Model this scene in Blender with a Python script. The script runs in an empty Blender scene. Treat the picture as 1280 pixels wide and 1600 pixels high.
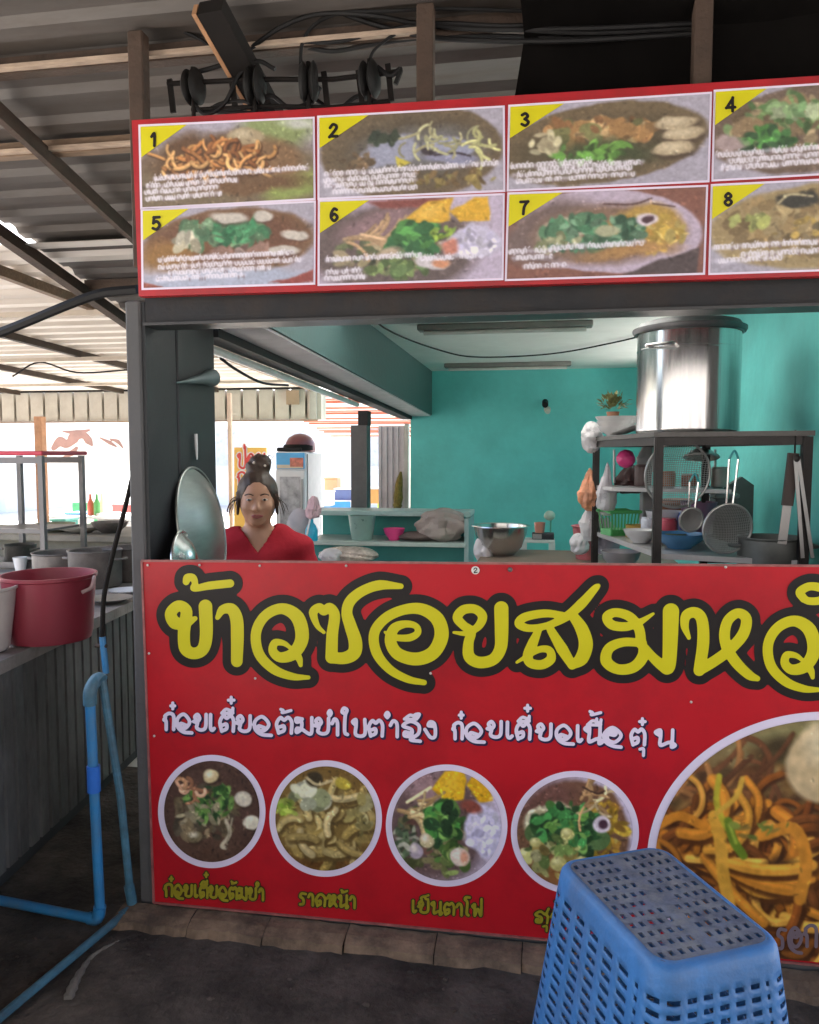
import bpy, math, random
import numpy as np
from mathutils import Vector, Matrix
D = bpy.data
SC = bpy.context.scene
COL = SC.collection
rad = math.radians

# ------------------------------------------------------------------ camera
FPX, YAW, PIT = 1230.0, rad(9.5), rad(4.2)
CAM = np.array([0.0, -2.45, 1.55])
cd = D.cameras.new('camera'); cam = D.objects.new('camera', cd); COL.objects.link(cam)
cam.location = CAM; cam.rotation_euler = (math.pi / 2 - PIT, 0, YAW)
cd.sensor_fit = 'VERTICAL'; cd.sensor_height = 36; cd.lens = 36 * FPX / 1600
cd.clip_start = 0.05; cd.clip_end = 800
SC.camera = cam

# ------------------------------------------------------------------ world, sun, exposure
SUN_EL, SUN_AZ = 52, -28           # azimuth from +Y towards +X (degrees): the sun stands behind the shop
W = D.worlds.new('World'); SC.world = W; W.use_nodes = True
nt = W.node_tree
sky = nt.nodes.new('ShaderNodeTexSky'); sky.sky_type = 'NISHITA'; sky.sun_disc = False
sky.sun_elevation = rad(SUN_EL); sky.sun_rotation = rad(SUN_AZ)
sky.air_density = 1.0; sky.dust_density = 4.0; sky.ozone_density = 1.0
nt.links.new(sky.outputs[0], nt.nodes['Background'].inputs[0])
nt.nodes['Background'].inputs[1].default_value = 0.15
sd = D.lights.new('sun', 'SUN'); sun = D.objects.new('sun', sd); COL.objects.link(sun)
sd.energy = 5.0; sd.angle = rad(0.6); sd.color = (1, 0.95, 0.87)
sv = Vector((math.sin(rad(SUN_AZ)) * math.cos(rad(SUN_EL)), math.cos(rad(SUN_AZ)) * math.cos(rad(SUN_EL)), math.sin(rad(SUN_EL))))
sun.rotation_euler = sv.to_track_quat('Z', 'Y').to_euler()
SC.view_settings.view_transform = 'Standard'; SC.view_settings.look = 'None'
SC.view_settings.exposure = 2.5; SC.view_settings.gamma = 1.0
SC.cycles.max_bounces = 10; SC.cycles.diffuse_bounces = 6; SC.cycles.glossy_bounces = 4
SC.cycles.transmission_bounces = 6; SC.cycles.transparent_max_bounces = 10
SC.cycles.use_denoising = True; SC.cycles.sample_clamp_indirect = 8.0
SC.cycles.caustics_reflective = False; SC.cycles.caustics_refractive = False

# ------------------------------------------------------------------ measuring the photograph (1280 x 1600)
def _rot():
    a = math.pi / 2 - PIT
    rx = np.array([[1, 0, 0], [0, math.cos(a), -math.sin(a)], [0, math.sin(a), math.cos(a)]])
    rz = np.array([[math.cos(YAW), -math.sin(YAW), 0], [math.sin(YAW), math.cos(YAW), 0], [0, 0, 1]])
    return rz @ rx
ROT = _rot()
def ray(px, py): return ROT @ np.array([(px - 640) / FPX, -(py - 800) / FPX, -1.0])
def onY(px, py, Y): d = ray(px, py); return CAM + d * ((Y - CAM[1]) / d[1])
def onZ(px, py, Z): d = ray(px, py); return CAM + d * ((Z - CAM[2]) / d[2])
def onX(px, py, X): d = ray(px, py); return CAM + d * ((X - CAM[0]) / d[0])
def onYs(P, Y):
    P = np.asarray(P, float)
    d = np.stack([(P[:, 0] - 640) / FPX, -(P[:, 1] - 800) / FPX, -np.ones(len(P))], 1) @ ROT.T
    t = (Y - CAM[1]) / d[:, 1]
    return CAM + d * t[:, None]

# ------------------------------------------------------------------ materials
def lin(c):
    c = np.asarray(c, float) / 255.0
    return np.where(c <= 0.04045, c / 12.92, ((c + 0.055) / 1.055) ** 2.4)
def mat(name, col, rough=0.6, metal=0.0, var=0.15, scale=6.0, bump=0.0, bscale=60.0, stretch=(1, 1, 1), dirt=None, dirt_amt=0.5, dirt_scale=2.5, alpha=1.0, trans=0.0, ior=1.45, emit=None, estr=1.0, rvar=0.12, spec=0.5):
    m = D.materials.new(name); m.use_nodes = True
    t = m.node_tree; n = t.nodes; L = t.links; b = n['Principled BSDF']
    tc = n.new('ShaderNodeTexCoord'); mp = n.new('ShaderNodeMapping'); L.new(tc.outputs['Object'], mp.inputs[0]); mp.inputs['Scale'].default_value = stretch
    nz = n.new('ShaderNodeTexNoise'); nz.inputs['Scale'].default_value = scale; nz.inputs['Detail'].default_value = 6; nz.inputs['Roughness'].default_value = 0.65
    L.new(mp.outputs[0], nz.inputs[0])
    cr = n.new('ShaderNodeValToRGB'); e = cr.color_ramp.elements
    c = np.array(col[:3], float)
    e[0].position = 0.3; e[1].position = 0.7
    e[0].color = (*np.clip(c * (1 - var), 0, 1), 1); e[1].color = (*np.clip(c * (1 + var), 0, 1), 1)
    L.new(nz.outputs[0], cr.inputs[0]); out = cr.outputs[0]
    if dirt is not None:
        n2 = n.new('ShaderNodeTexNoise'); n2.inputs['Scale'].default_value = dirt_scale; n2.inputs['Detail'].default_value = 8; n2.inputs['Roughness'].default_value = 0.7
        L.new(mp.outputs[0], n2.inputs[0])
        r2 = n.new('ShaderNodeValToRGB'); r2.color_ramp.elements[0].position = 0.45; r2.color_ramp.elements[1].position = 0.68
        r2.color_ramp.elements[1].color = (dirt_amt,) * 3 + (1,)
        L.new(n2.outputs[0], r2.inputs[0])
        mx = n.new('ShaderNodeMixRGB'); L.new(r2.outputs[0], mx.inputs[0]); L.new(out, mx.inputs[1]); mx.inputs[2].default_value = (*dirt, 1); out = mx.outputs[0]
    L.new(out, b.inputs['Base Color'])
    mr = n.new('ShaderNodeMapRange'); mr.inputs[3].default_value = max(0.02, rough - rvar); mr.inputs[4].default_value = min(1, rough + rvar)
    L.new(nz.outputs[0], mr.inputs[0]); L.new(mr.outputs[0], b.inputs['Roughness'])
    b.inputs['Metallic'].default_value = metal; b.inputs['Specular IOR Level'].default_value = spec
    if bump:
        n3 = n.new('ShaderNodeTexNoise'); n3.inputs['Scale'].default_value = bscale; n3.inputs['Detail'].default_value = 4; L.new(mp.outputs[0], n3.inputs[0])
        bp = n.new('ShaderNodeBump'); bp.inputs['Strength'].default_value = bump; bp.inputs['Distance'].default_value = 0.01
        L.new(n3.outputs[0], bp.inputs['Height']); L.new(bp.outputs[0], b.inputs['Normal'])
    if trans: b.inputs['Transmission Weight'].default_value = trans; b.inputs['IOR'].default_value = ior
    if alpha < 1: b.inputs['Alpha'].default_value = alpha
    if emit is not None:
        b.inputs['Emission Color'].default_value = (*emit, 1); b.inputs['Emission Strength'].default_value = estr
    return m
def print_mat(name, rough=0.38):       # printed picture: reads the picture's own colours from the mesh
    m = D.materials.new(name); m.use_nodes = True
    t = m.node_tree; n = t.nodes; b = n['Principled BSDF']
    a = n.new('ShaderNodeAttribute'); a.attribute_name = 'print'; t.links.new(a.outputs['Color'], b.inputs['Base Color'])
    b.inputs['Roughness'].default_value = rough; b.inputs['Specular IOR Level'].default_value = .3
    return m

# ------------------------------------------------------------------ mesh builder
class MB:
    def __init__(s): s.v = []; s.f = []; s.sm = []
    def add(s, V, Fc, smooth=False):
        o = len(s.v); s.v += [tuple(map(float, p)) for p in V]
        for f in Fc: s.f.append(tuple(i + o for i in f)); s.sm.append(smooth)
        return s
    def box(s, lo, hi, M=None, bev=0.0):
        x0, y0, z0 = lo; x1, y1, z1 = hi
        if bev > 0:
            b = min(bev, (x1 - x0) / 2.01, (y1 - y0) / 2.01, (z1 - z0) / 2.01)
            V = []; 
            for z, i in ((z0, b), (z0 + b, 0), (z1 - b, 0), (z1, b)):
                for (cx, cy, sx, sy) in ((x0, y0, 1, 1), (x1, y0, -1, 1), (x1, y1, -1, -1), (x0, y1, 1, -1)):
                    p1 = (cx + sx * (b + i * .7), cy + sy * i * 1.0, z); p2 = (cx + sx * i, cy + sy * (b + i * .7), z)
                    V += [p2, p1] if (sx * sy > 0) else [p1, p2]
            Fc = [tuple(reversed(range(8))), tuple(range(24, 32))]
            for k in range(3):
                for i in range(8): Fc.append((k * 8 + i, k * 8 + (i + 1) % 8, (k + 1) * 8 + (i + 1) % 8, (k + 1) * 8 + i))
        else:
            V = [(x0, y0, z0), (x1, y0, z0), (x1, y1, z0), (x0, y1, z0), (x0, y0, z1), (x1, y0, z1), (x1, y1, z1), (x0, y1, z1)]
            Fc = [(0, 3, 2, 1), (4, 5, 6, 7), (0, 1, 5, 4), (1, 2, 6, 5), (2, 3, 7, 6), (3, 0, 4, 7)]
        if M is not None: V = [M @ Vector(p) for p in V]
        return s.add(V, Fc)
    def bar(s, p0, p1, w, h, up=(0, 0, 1)):           # box beam from p0 to p1
        p0 = Vector(p0); p1 = Vector(p1); d = (p1 - p0).normalized(); u = Vector(up)
        if abs(d.dot(u)) > 0.98: u = Vector((0, 1, 0))
        a = d.cross(u).normalized(); b = a.cross(d).normalized()
        V = [p + a * (w / 2) * i + b * (h / 2) * j for p in (p0, p1) for (i, j) in ((-1, -1), (1, -1), (1, 1), (-1, 1))]
        return s.add(V, [(3, 2, 1, 0), (4, 5, 6, 7), (0, 1, 5, 4), (1, 2, 6, 5), (2, 3, 7, 6), (3, 0, 4, 7)])
    def tube(s, pts, r, n=8, cap=True, closed=False):
        P = [Vector(p) for p in pts]; m = len(P)
        rs = r if hasattr(r, '__len__') else [r] * m
        V = []; prev = None
        for i, p in enumerate(P):
            if closed: d = (P[(i + 1) % m] - P[i - 1]).normalized()
            else: d = (P[min(i + 1, m - 1)] - P[max(i - 1, 0)]).normalized()
            if prev is None: 
                u = Vector((0, 0, 1)) if abs(d.z) < 0.9 else Vector((1, 0, 0)); a = d.cross(u).normalized()
            else: a = (prev - d * prev.dot(d)).normalized()
            b = d.cross(a); prev = a
            V += [p + (a * math.cos(2 * math.pi * k / n) + b * math.sin(2 * math.pi * k / n)) * rs[i] for k in range(n)]
        Fc = []
        for i in range(m if closed else m - 1):
            for k in range(n):
                j = (i + 1) % m
                Fc.append((i * n + k, i * n + (k + 1) % n, j * n + (k + 1) % n, j * n + k))
        if cap and not closed: Fc += [tuple(reversed(range(n))), tuple(range((m - 1) * n, m * n))]
        return s.add(V, Fc, True)
    def lathe(s, prof, c=(0, 0, 0), n=40, M=None, sx=1, sy=1, ang=(0, 2 * math.pi)):     # prof: (r, z)
        m = len(prof); V = []
        for (r, z) in prof:
            for k in range(n):
                a = 2 * math.pi * k / n
                p = Vector((r * math.cos(a) * sx, r * math.sin(a) * sy, z))
                if M is not None: p = M @ p
                V.append(p + Vector(c))
        Fc = []
        for i in range(m - 1):
            for k in range(n): Fc.append((i * n + k, i * n + (k + 1) % n, (i + 1) * n + (k + 1) % n, (i + 1) * n + k))
        return s.add(V, Fc, True)
    def blob(s, c, r, n=12, jit=0.0, seed=0, M=None):       # lumpy ellipsoid
        rg = random.Random(seed); V = []; Fc = []; m = n // 2 + 1
        ph = [rg.uniform(0, 6.28) for _ in range(6)]
        for i in range(m + 1):
            th = math.pi * i / m
            for k in range(n):
                a = 2 * math.pi * k / n
                q = 1 + jit * (math.sin(3 * a + ph[0] + 2 * th) * .5 + math.sin(2 * th * 2 + ph[1] + a) * .5 + rg.uniform(-.5, .5) * .6)
                p = Vector((math.sin(th) * math.cos(a) * r[0], math.sin(th) * math.sin(a) * r[1], math.cos(th) * r[2])) * q
                if M is not None: p = M @ p
                V.append(p + Vector(c))
        for i in range(m):
            for k in range(n): Fc.append((i * n + k, (i + 1) * n + k, (i + 1) * n + (k + 1) % n, i * n + (k + 1) % n))
        return s.add(V, Fc, True)
    def prism(s, poly, d):                               # planar polygon (3d points) extruded by vector d
        n = len(poly); d = Vector(d); P = [Vector(p) for p in poly]
        V = P + [p + d for p in P]
        Fc = [tuple(range(n)), tuple(reversed(range(n, 2 * n)))] + [(i, i + n, (i + 1) % n + n, (i + 1) % n) for i in range(n)]
        return s.add(V, Fc)
    def corr(s, x0, x1, ys, zf, amp, per, th=0.004, along='x', nseg=1):      # corrugated sheet, ridges along x
        V = []; ny = len(ys)
        def prof(y):
            t = (y / per) % 1.0
            return amp * (0 if t < .35 else (t - .35) / .12 if t < .47 else 1 if t < .86 else (1 - t) / .14)
        xs = [x0 + (x1 - x0) * i / nseg for i in range(nseg + 1)]
        for off in (0, th):
            for x in xs:
                for y in ys: V.append((x, y, zf(x, y) + prof(y) + off))
        Fc = []; nb = len(xs) * ny
        for i in range(nseg):
            for j in range(ny - 1):
                a = i * ny + j; b = a + 1; c = b + ny; d = a + ny
                Fc += [(a, b, c, d), (nb + d, nb + c, nb + b, nb + a)]
        for j in range(ny - 1):
            for i, fl in ((0, 0), (nseg, 1)):
                q = (i * ny + j, nb + i * ny + j, nb + i * ny + j + 1, i * ny + j + 1)
                Fc.append(q if fl == 0 else q[::-1])
        return s.add(V, Fc)

def root_of(o):
    while o.parent: o = o.parent
    return o
def base(o): return Vector(root_of(o).get('_o', (0, 0, 0)))
def thing(name, label, cat, loc=(0, 0, 0), group=None, kind=None):
    o = D.objects.new(name, None); COL.objects.link(o); o.location = loc; o['_o'] = [float(c) for c in loc]
    o.empty_display_size = 0.1
    o['label'] = label; o['category'] = cat
    if group: o['group'] = group
    if kind: o['kind'] = kind
    return o
def mesh_from(name, mb, m):
    me = D.meshes.new(name); me.from_pydata(mb.v, [], mb.f)
    me.polygons.foreach_set('use_smooth', mb.sm)
    if m is not None: me.materials.append(m)
    me.update(); return me
def part(name, mb, m, parent, label=None, shade=35):
    b = base(parent); mb.v = [(p[0] - b.x, p[1] - b.y, p[2] - b.z) for p in mb.v]
    me = mesh_from(name, mb, m)
    if any(mb.sm): me.set_sharp_from_angle(angle=rad(shade))
    o = D.objects.new(name, me); COL.objects.link(o); o.parent = parent
    if label: o['label'] = label
    return o
def solo(name, mb, m, label, cat, group=None, kind=None, shade=35):
    V = np.array(mb.v); c = Vector(((V[:, 0].min() + V[:, 0].max()) / 2, (V[:, 1].min() + V[:, 1].max()) / 2, V[:, 2].min()))
    mb.v = [(p[0] - c.x, p[1] - c.y, p[2] - c.z) for p in mb.v]
    me = mesh_from(name, mb, m)
    if any(mb.sm): me.set_sharp_from_angle(angle=rad(shade))
    o = D.objects.new(name, me); COL.objects.link(o); o.location = c; o['_o'] = list(c)
    if kind: o['kind'] = kind
    if label: o['label'] = label; o['category'] = cat
    if group: o['group'] = group
    return o
def dup(o, loc, label, rotz=None, parent=None):
    c = o.copy(); COL.objects.link(c)
    if parent is None:
        c.location = loc; c['_o'] = [float(v) for v in loc]; c['label'] = label
        if rotz is not None: c.rotation_euler = (0, 0, rotz)
    else: c.parent = parent
    for ch in o.children: dup(ch, None, None, None, c)
    return c
def bez(p0, p1, sag=0.0, n=12, wob=0.0, seed=0):
    rg = random.Random(seed); p0 = Vector(p0); p1 = Vector(p1); out = []
    for i in range(n + 1):
        t = i / n; p = p0.lerp(p1, t); p.z -= sag * 4 * t * (1 - t)
        if 0 < i < n: p += Vector((rg.uniform(-wob, wob), rg.uniform(-wob, wob), rg.uniform(-wob, wob)))
        out.append(p)
    return out
def spline(P, n=8, closed=False):
    P = [np.array(p, float) for p in P]; m = len(P); out = []
    for i in range(m if closed else m - 1):
        a = P[i - 1] if (i > 0 or closed) else P[0] * 2 - P[1]
        b = P[i]; c = P[(i + 1) % m]; d = P[(i + 2) % m] if (i + 2 < m or closed) else P[m - 1] * 2 - P[m - 2]
        for k in range(n):
            t = k / n
            out.append(0.5 * ((2 * b) + (-a + c) * t + (2 * a - 5 * b + 4 * c - d) * t * t + (-a + 3 * b - 3 * c + d) * t ** 3))
    if not closed: out.append(P[-1])
    return out
# ------------------------------------------------------------------ printing: filled outlines and painted food pictures
class Ink:                                               # a set of thick strokes in photo pixels -> distance field -> flat mesh
    def __init__(s): s.seg = []
    def stroke(s, pts, w, n=6):
        q = spline(pts, n); m = len(q)
        ws = np.interp(np.linspace(0, 1, m), np.linspace(0, 1, len(w)), w) if hasattr(w, '__len__') else [w] * m
        for i in range(m - 1): s.seg.append((q[i][0], q[i][1], ws[i] / 2, q[i + 1][0], q[i + 1][1], ws[i + 1] / 2))
        return s
    def shifted(s, dx, dy):
        o = Ink(); o.seg = [(a + dx, b + dy, r, c + dx, d + dy, q) for (a, b, r, c, d, q) in s.seg]; return o
    def field(s, x0, y0, nx, ny, h, pad=0):
        Fd = np.full((ny, nx), 99.0)
        for (ax, ay, ra, bx, by, rb) in s.seg:
            R = max(ra, rb) + pad + 3 * h
            i0 = max(0, int((min(ax, bx) - R - x0) / h)); i1 = min(nx, int((max(ax, bx) + R - x0) / h) + 2)
            j0 = max(0, int((min(ay, by) - R - y0) / h)); j1 = min(ny, int((max(ay, by) + R - y0) / h) + 2)
            if i0 >= i1 or j0 >= j1: continue
            X, Y = np.meshgrid(x0 + h * np.arange(i0, i1), y0 + h * np.arange(j0, j1))
            dx, dy = bx - ax, by - ay; L = dx * dx + dy * dy + 1e-9
            t = np.clip(((X - ax) * dx + (Y - ay) * dy) / L, 0, 1)
            d = np.hypot(X - ax - t * dx, Y - ay - t * dy) - (ra + (rb - ra) * t)
            Fd[j0:j1, i0:i1] = np.minimum(Fd[j0:j1, i0:i1], d)
        return Fd - pad
    def box(s, m):
        a = np.array(s.seg); return min(a[:, 0].min(), a[:, 3].min()) - m, min(a[:, 1].min(), a[:, 4].min()) - m, max(a[:, 0].max(), a[:, 3].max()) + m, max(a[:, 1].max(), a[:, 4].max()) + m
def fill_mesh(Fd, x0, y0, h, proj):                      # marching squares: the inside of the field as one flat mesh
    ny, nx = Fd.shape; V = []; Fc = []; key = {}
    def pt(k, x, y):
        if k not in key: key[k] = len(V); V.append((x0 + h * x, y0 + h * y))
        return key[k]
    ins = Fd < 0
    cnt = ins[:-1, :-1].astype(int) + ins[:-1, 1:] + ins[1:, 1:] + ins[1:, :-1]
    for j, i in zip(*np.nonzero(cnt)):
        cs = ((i, j), (i + 1, j), (i + 1, j + 1), (i, j + 1)); poly = []
        for k in range(4):
            a = cs[k]; b = cs[(k + 1) % 4]; fa = Fd[a[1], a[0]]; fb = Fd[b[1], b[0]]
            if fa < 0: poly.append(pt(a, *a))
            if (fa < 0) != (fb < 0):
                t = fa / (fa - fb); kk = (min(a, b), max(a, b))
                poly.append(pt(kk, a[0] + t * (b[0] - a[0]), a[1] + t * (b[1] - a[1])))
        if len(poly) >= 3: Fc.append(tuple(poly))
    return np.array(V), Fc
def flat_part(name, V2, Fc, Y, m, parent, label=None, colf=None):
    b = base(parent); P = onYs(V2, Y) - np.array(b)
    mb = MB(); mb.add(P, Fc)
    me = mesh_from(name, mb, m)
    if colf is not None:
        ca = me.color_attributes.new('print', 'FLOAT_COLOR', 'POINT')
        c = np.ones((len(V2), 4)); c[:, :3] = colf(V2); ca.data.foreach_set('color', c.ravel())
    o = D.objects.new(name, me); COL.objects.link(o); o.parent = parent
    if label: o['label'] = label
    return o
def ink_part(name, ink, Y, m, parent, pad=0, h=2.0, label=None, grow=0):
    x0, y0, x1, y1 = ink.box(20 + pad + 3 * h); nx = int((x1 - x0) / h) + 2; ny = int((y1 - y0) / h) + 2
    V, Fc = fill_mesh(ink.field(x0, y0, nx, ny, h, pad), x0, y0, h, None)
    return flat_part(name, V, Fc, Y, m, parent, label)

def vnoise(shape, cells, seed):
    rg = np.random.RandomState(seed); H, Wd = shape; g = rg.rand(cells + 2, int(cells * Wd / H) + 3)
    y = np.linspace(0, cells, H); x = np.linspace(0, cells * Wd / H, Wd)
    yi = y.astype(int); xi = x.astype(int); fy = (y - yi)[:, None]; fx = (x - xi)[None]
    fy = fy * fy * (3 - 2 * fy); fx = fx * fx * (3 - 2 * fx)
    return (g[yi][:, xi] * (1 - fx) + g[yi][:, xi + 1] * fx) * (1 - fy) + (g[yi + 1][:, xi] * (1 - fx) + g[yi + 1][:, xi + 1] * fx) * fy - .5
class Pic:                                               # a small painted picture, coordinates in the picture's own units
    def __init__(s, w, h, res, bg, seed=1):
        s.w, s.h = w, h; s.W = int(res); s.H = max(8, int(res * h / w)); s.k = s.W / w
        s.a = np.ones((s.H, s.W, 3)) * np.array(bg, float); s.rg = random.Random(seed); s.seed = seed
        Y, X = np.mgrid[0:s.H, 0:s.W]; s.X = (X + .5) / s.k; s.Y = (Y + .5) / s.k
        s.wx = sum(vnoise((s.H, s.W), c, seed * 7 + c) * w / c * .25 for c in (5, 11, 23)); s.wy = sum(vnoise((s.H, s.W), c, seed * 13 + c + 1) * w / c * .25 for c in (5, 11, 23))
    def _mix(s, d, col, soft, al=1.0, sl=None):
        k = np.clip(.5 - d / max(soft, 1e-3), 0, 1)[..., None] * al
        A = s.a if sl is None else s.a[sl]
        A[...] = A * (1 - k) + np.array(col, float) * k
    def ell(s, cx, cy, rx, ry, col, rot=0, soft=3, warp=0.0, al=1.0):
        R = max(rx, ry) * 1.4 + soft + 4 / s.k
        j0 = max(0, int((cy - R) * s.k)); j1 = min(s.H, int((cy + R) * s.k) + 1); i0 = max(0, int((cx - R) * s.k)); i1 = min(s.W, int((cx + R) * s.k) + 1)
        if j0 >= j1 or i0 >= i1: return s
        sl = (slice(j0, j1), slice(i0, i1)); X = s.X[sl] - cx + s.wx[sl] * warp; Y = s.Y[sl] - cy + s.wy[sl] * warp
        c, q = math.cos(rot), math.sin(rot); u = (X * c + Y * q) / rx; v = (-X * q + Y * c) / ry
        s._mix((np.hypot(u, v) - 1) * min(rx, ry), col, soft, al, sl); return s
    def poly(s, P, col, soft=2, warp=0.3, al=1.0):
        X = s.X + s.wx * warp; Y = s.Y + s.wy * warp; d = np.full(X.shape, 1e9); inside = np.zeros(X.shape, bool); n = len(P)
        for i in range(n):
            ax, ay = P[i]; bx, by = P[(i + 1) % n]; dx, dy = bx - ax, by - ay
            t = np.clip(((X - ax) * dx + (Y - ay) * dy) / (dx * dx + dy * dy + 1e-9), 0, 1)
            d = np.minimum(d, np.hypot(X - ax - t * dx, Y - ay - t * dy))
            if ay != by: inside ^= ((ay > Y) != (by > Y)) & (X < (bx - ax) * (Y - ay) / (by - ay) + ax)
        s._mix(np.where(inside, -d, d), col, soft, al); return s
    def line(s, P, w, col, soft=2, warp=0.0, al=1.0, n=5):
        q = spline(P, n) if len(P) > 2 else [np.array(p, float) for p in P]
        for i in range(len(q) - 1):
            ax, ay = q[i]; bx, by = q[i + 1]; R = w + soft + 3 / s.k
            j0 = max(0, int((min(ay, by) - R) * s.k)); j1 = min(s.H, int((max(ay, by) + R) * s.k) + 1); i0 = max(0, int((min(ax, bx) - R) * s.k)); i1 = min(s.W, int((max(ax, bx) + R) * s.k) + 1)
            if j0 >= j1 or i0 >= i1: continue
            sl = (slice(j0, j1), slice(i0, i1)); X = s.X[sl] + s.wx[sl] * warp; Y = s.Y[sl] + s.wy[sl] * warp
            dx, dy = bx - ax, by - ay; t = np.clip(((X - ax) * dx + (Y - ay) * dy) / (dx * dx + dy * dy + 1e-9), 0, 1)
            s._mix(np.hypot(X - ax - t * dx, Y - ay - t * dy) - w / 2, col, soft, al, sl)
        return s
    def scatter(s, cx, cy, rx, ry, n, size, pal, asp=0.45, soft=2, warp=.4, vary=.25, al=1.0):     # leaves / chunks
        for _ in range(n):
            a = s.rg.uniform(0, 6.283); r = s.rg.random() ** .6; x = cx + rx * r * math.cos(a); y = cy + ry * r * math.sin(a)
            c = np.array(s.rg.choice(pal), float) * s.rg.uniform(1 - vary, 1 + vary); z = size * s.rg.uniform(.5, 1.4)
            s.ell(x, y, z, z * asp * s.rg.uniform(.7, 1.5), c, s.rg.uniform(0, 3.14), soft, warp, al)
        return s
    def strands(s, cx, cy, rx, ry, n, length, w, pal, curl=1.2, ang=None, soft=2, vary=.2, shadow=None):       # noodles
        for _ in range(n):
            a = s.rg.uniform(0, 6.283); r = s.rg.random() ** .6; x = cx + rx * r * math.cos(a); y = cy + ry * r * math.sin(a)
            t = s.rg.uniform(0, 6.283) if ang is None else ang + s.rg.uniform(-.5, .5); P = [(x, y)]; cv = s.rg.uniform(-curl, curl)
            for k in range(4):
                t += cv * .5; x += math.cos(t) * length / 4; y += math.sin(t) * length / 4; P.append((x, y))
            c = np.array(s.rg.choice(pal), float) * s.rg.uniform(1 - vary, 1 + vary); ww = w * s.rg.uniform(.7, 1.25)
            if shadow is not None: s.line([(p[0] + w * .25, p[1] + w * .4) for p in P], ww * 1.25, shadow, soft * 2, al=.7)
            s.line(P, ww, c, soft); s.line([(p[0] - ww * .12, p[1] - ww * .2) for p in P], ww * .35, np.minimum(c * 1.22, 250), soft * 1.5, al=.6)
        return s
    def caption(s, y, x0, x1, hgt, slope=0.0, col=(190, 186, 200), edge=(120, 105, 110)):        # small white lettering with a pale edge, as blurred as in the photo
        x = x0
        s.line([(x0, y), (x1, y + slope * (x1 - x0))], hgt * .8, col, hgt * .6, .3, .6)
        while x < x1:
            w = s.rg.uniform(.35, .8) * hgt; yy = y + slope * (x - x0)
            k = s.rg.random()
            if k < .5: s.line([(x, yy + hgt * .4), (x, yy - hgt * .3), (x + w * .6, yy - hgt * .35), (x + w * .7, yy + hgt * .4)], hgt * .13, (206, 202, 212), hgt * .2, al=.8)
            elif k < .85: s.line([(x, yy - hgt * .3), (x + w * .2, yy + hgt * .4), (x + w * .7, yy + hgt * .35), (x + w * .7, yy - hgt * .4)], hgt * .13, (206, 202, 212), hgt * .2, al=.8)
            else: s.ell(x + w * .3, yy + hgt * .45, hgt * .12, hgt * .3, edge, 0, hgt * .2)
            if s.rg.random() < .3: s.line([(x + w * .2, yy - hgt * .55), (x + w * .5, yy - hgt * .8)], hgt * .15, (210, 205, 216), hgt * .15)
            if s.rg.random() < .22: s.ell(x + w * .8, yy + s.rg.uniform(-.3, .5) * hgt, hgt * .14, hgt * .1, edge, 0, hgt * .2)
            x += w
        return s
    def grain(s, amt=10):
        rg = np.random.RandomState(s.seed + 5)
        g = sum(vnoise((s.H, s.W), c, s.seed * 3 + c) * (amt * .6) for c in (9, 22, 48)) + rg.randn(s.H, s.W) * amt * .22
        s.a = np.clip(s.a + g[..., None], 0, 255); return s
    def detail(s, n=420, glints=120):                     # crumbs, herb flecks and oily glints, where the picture is food-coloured; then fine mottling
        for _ in range(n):
            x = s.rg.uniform(0, s.w); y = s.rg.uniform(0, s.h); c = s.a[min(s.H - 1, int(y * s.k)), min(s.W - 1, int(x * s.k))]
            if c.min() > 120: continue
            z = s.rg.uniform(.8, 2.4); s.ell(x, y, z * s.rg.uniform(1, 2.2), z * .7, np.clip(c * s.rg.choice((.62, .75, 1.22, 1.4)), 0, 225), s.rg.uniform(0, 3.14), 1.5, .3, .75)
        for _ in range(glints):
            x = s.rg.uniform(0, s.w); y = s.rg.uniform(0, s.h); c = s.a[min(s.H - 1, int(y * s.k)), min(s.W - 1, int(x * s.k))]
            if c.max() < 90 or c.min() > 140: continue
            s.ell(x, y, s.rg.uniform(.8, 2), s.rg.uniform(.5, 1), np.clip(c * 1.45 + 18, 0, 235), s.rg.uniform(0, 3.14), 1.2, 0, .8)
        g = sum(vnoise((s.H, s.W), q, s.seed * 11 + q) for q in (34, 60)); s.a = np.clip(s.a * (1 + .13 * g[..., None]), 0, 255); return s
    def soften(s, n=1):                                   # a cheap print is never sharper than this
        for _ in range(n):
            q = np.pad(s.a, ((1, 1), (1, 1), (0, 0)), 'edge'); s.a = (q[:-2, 1:-1] + q[2:, 1:-1] + q[1:-1, :-2] + q[1:-1, 2:] + 2 * q[1:-1, 1:-1]) / 6
        return s
    def sample(s, u, v):                                 # u,v in picture units -> linear albedo
        x = np.clip(u * s.k - .5, 0, s.W - 1.001); y = np.clip(v * s.k - .5, 0, s.H - 1.001); i = x.astype(int); j = y.astype(int); fx = (x - i)[:, None]; fy = (y - j)[:, None]
        c = (s.a[j, i] * (1 - fx) + s.a[j, i + 1] * fx) * (1 - fy) + (s.a[j + 1, i] * (1 - fx) + s.a[j + 1, i + 1] * fx) * fy
        return np.clip(lin(c) * PRINT_GAIN, 0, .85)
PRINT_GAIN = 1.35
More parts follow.
